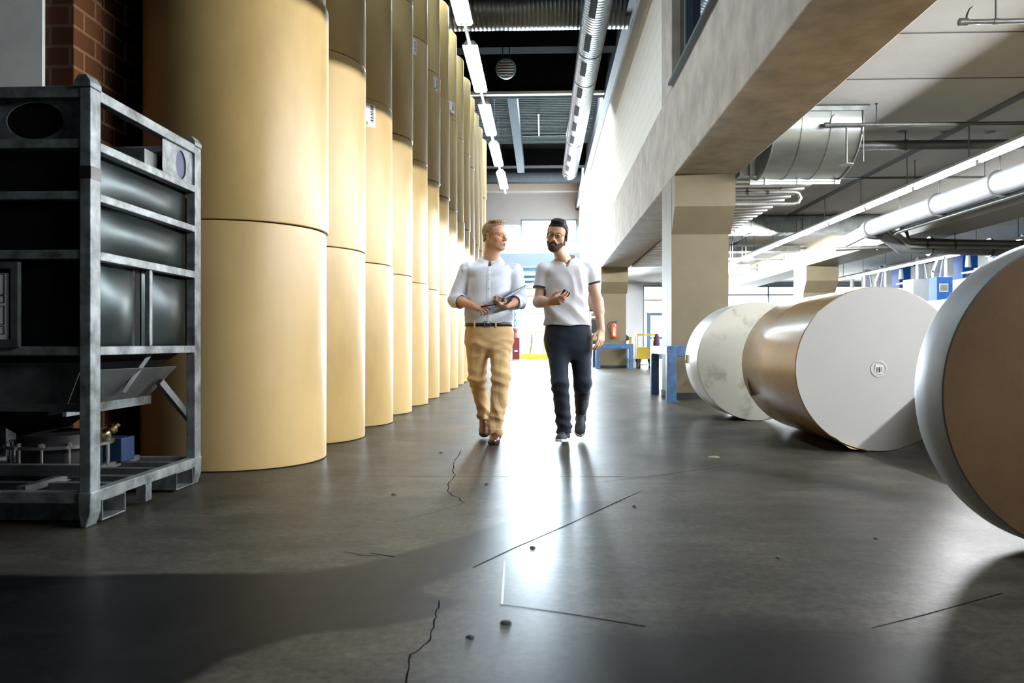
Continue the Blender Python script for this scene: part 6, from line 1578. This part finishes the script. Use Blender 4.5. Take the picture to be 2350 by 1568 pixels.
    F2.add(RC(J['hipR'] + [-.002, 0, -.03], J['knR'], .097, .069), .045); F2.add(RC(J['knR'], J['anR'] + [-.002, -.012, -.036], .069, .060, cap=True), .03)
    F2.add(RC(J['hipL'] + [.004, 0, -.03], J['knL'], .097, .071), .045); F2.add(RC(J['knL'], J['anL'] + [0, -.01, .016], .071, .050, cap=True), .03)
    e = J['anR'] + [-.002, -.012, -.036]; F2.sub(RC(e + [0, 0, .03], e + [0, 0, -.06], .053, .055), .003)
    F2.cut(lambda X, Y, Z: Z - zt + 0 * X + 0 * Y)
    V, Q = F2.mesh(1); N = normals(V, Q); z = V[:, 2]
    kn = np.exp(-((z - J['knL'][2] + .02) / .10) ** 2); hem = np.exp(-((z - .14) / .09) ** 2)
    f1 = folds(V, (.35, .1, 1), 13, 1.1) * .009 * (.08 + .5 * kn + 1.0 * hem) + folds(V, (-.4, .1, 1), 17, 1.1, 4.) * .006 * (.05 + .7 * kn + .9 * hem)
    V = V + N * (f1 + folds(V, (1, .3, .12), 10, 1.0, 2.) * .0035)[:, None]
    link_mesh('trousers', V, Q, nvt, body)
    sn = mat('navy_canvas', (.018, .028, .045), .7, var=.3, vscale=60, bump=.1, bscale=500); sw = mat('white_rubber_sole', (.72, .66, .60), .6)
    shoe(body, 'shoe', P(1298, 1011, 6.62) * [1, 1, 0] + [0, 0, .002], P(1284, 1018, 6.335) * [1, 1, 0] + [0, 0, .022], (0, .07, 1), sn, sw, .047, sneaker=True)
    shoe(body, 'shoe', J['anL'] + [-.002, .065, -.055], P(1330, 993, 6.76) + [-.002, -.012, -.036], (.05, -.80, .6), sn, sw, .047, sneaker=True)
    # phone in his right hand
    pc = Vector(J['wrR'] * .0 + P(1294, 683, 6.245) + [0, .020, .012])
    PH = thing('phone', 'black mobile phone held in the right hand of the bearded man', 'phone', pc)
    Rm = Matrix.Rotation(math.radians(34), 3, 'Y') @ Matrix.Rotation(math.radians(28), 3, 'X')
    mb = MB(); mb.obox(pc, (.060, .010, .105), Rm); mb.build('body', M['black'], PH, bevel=.004)
    mb = MB(); mb.obox(pc + Rm @ Vector((0, -.0055, 0)), (.052, .001, .092), Rm); mb.build('screen', M['dark_glass'], PH)
man_two()
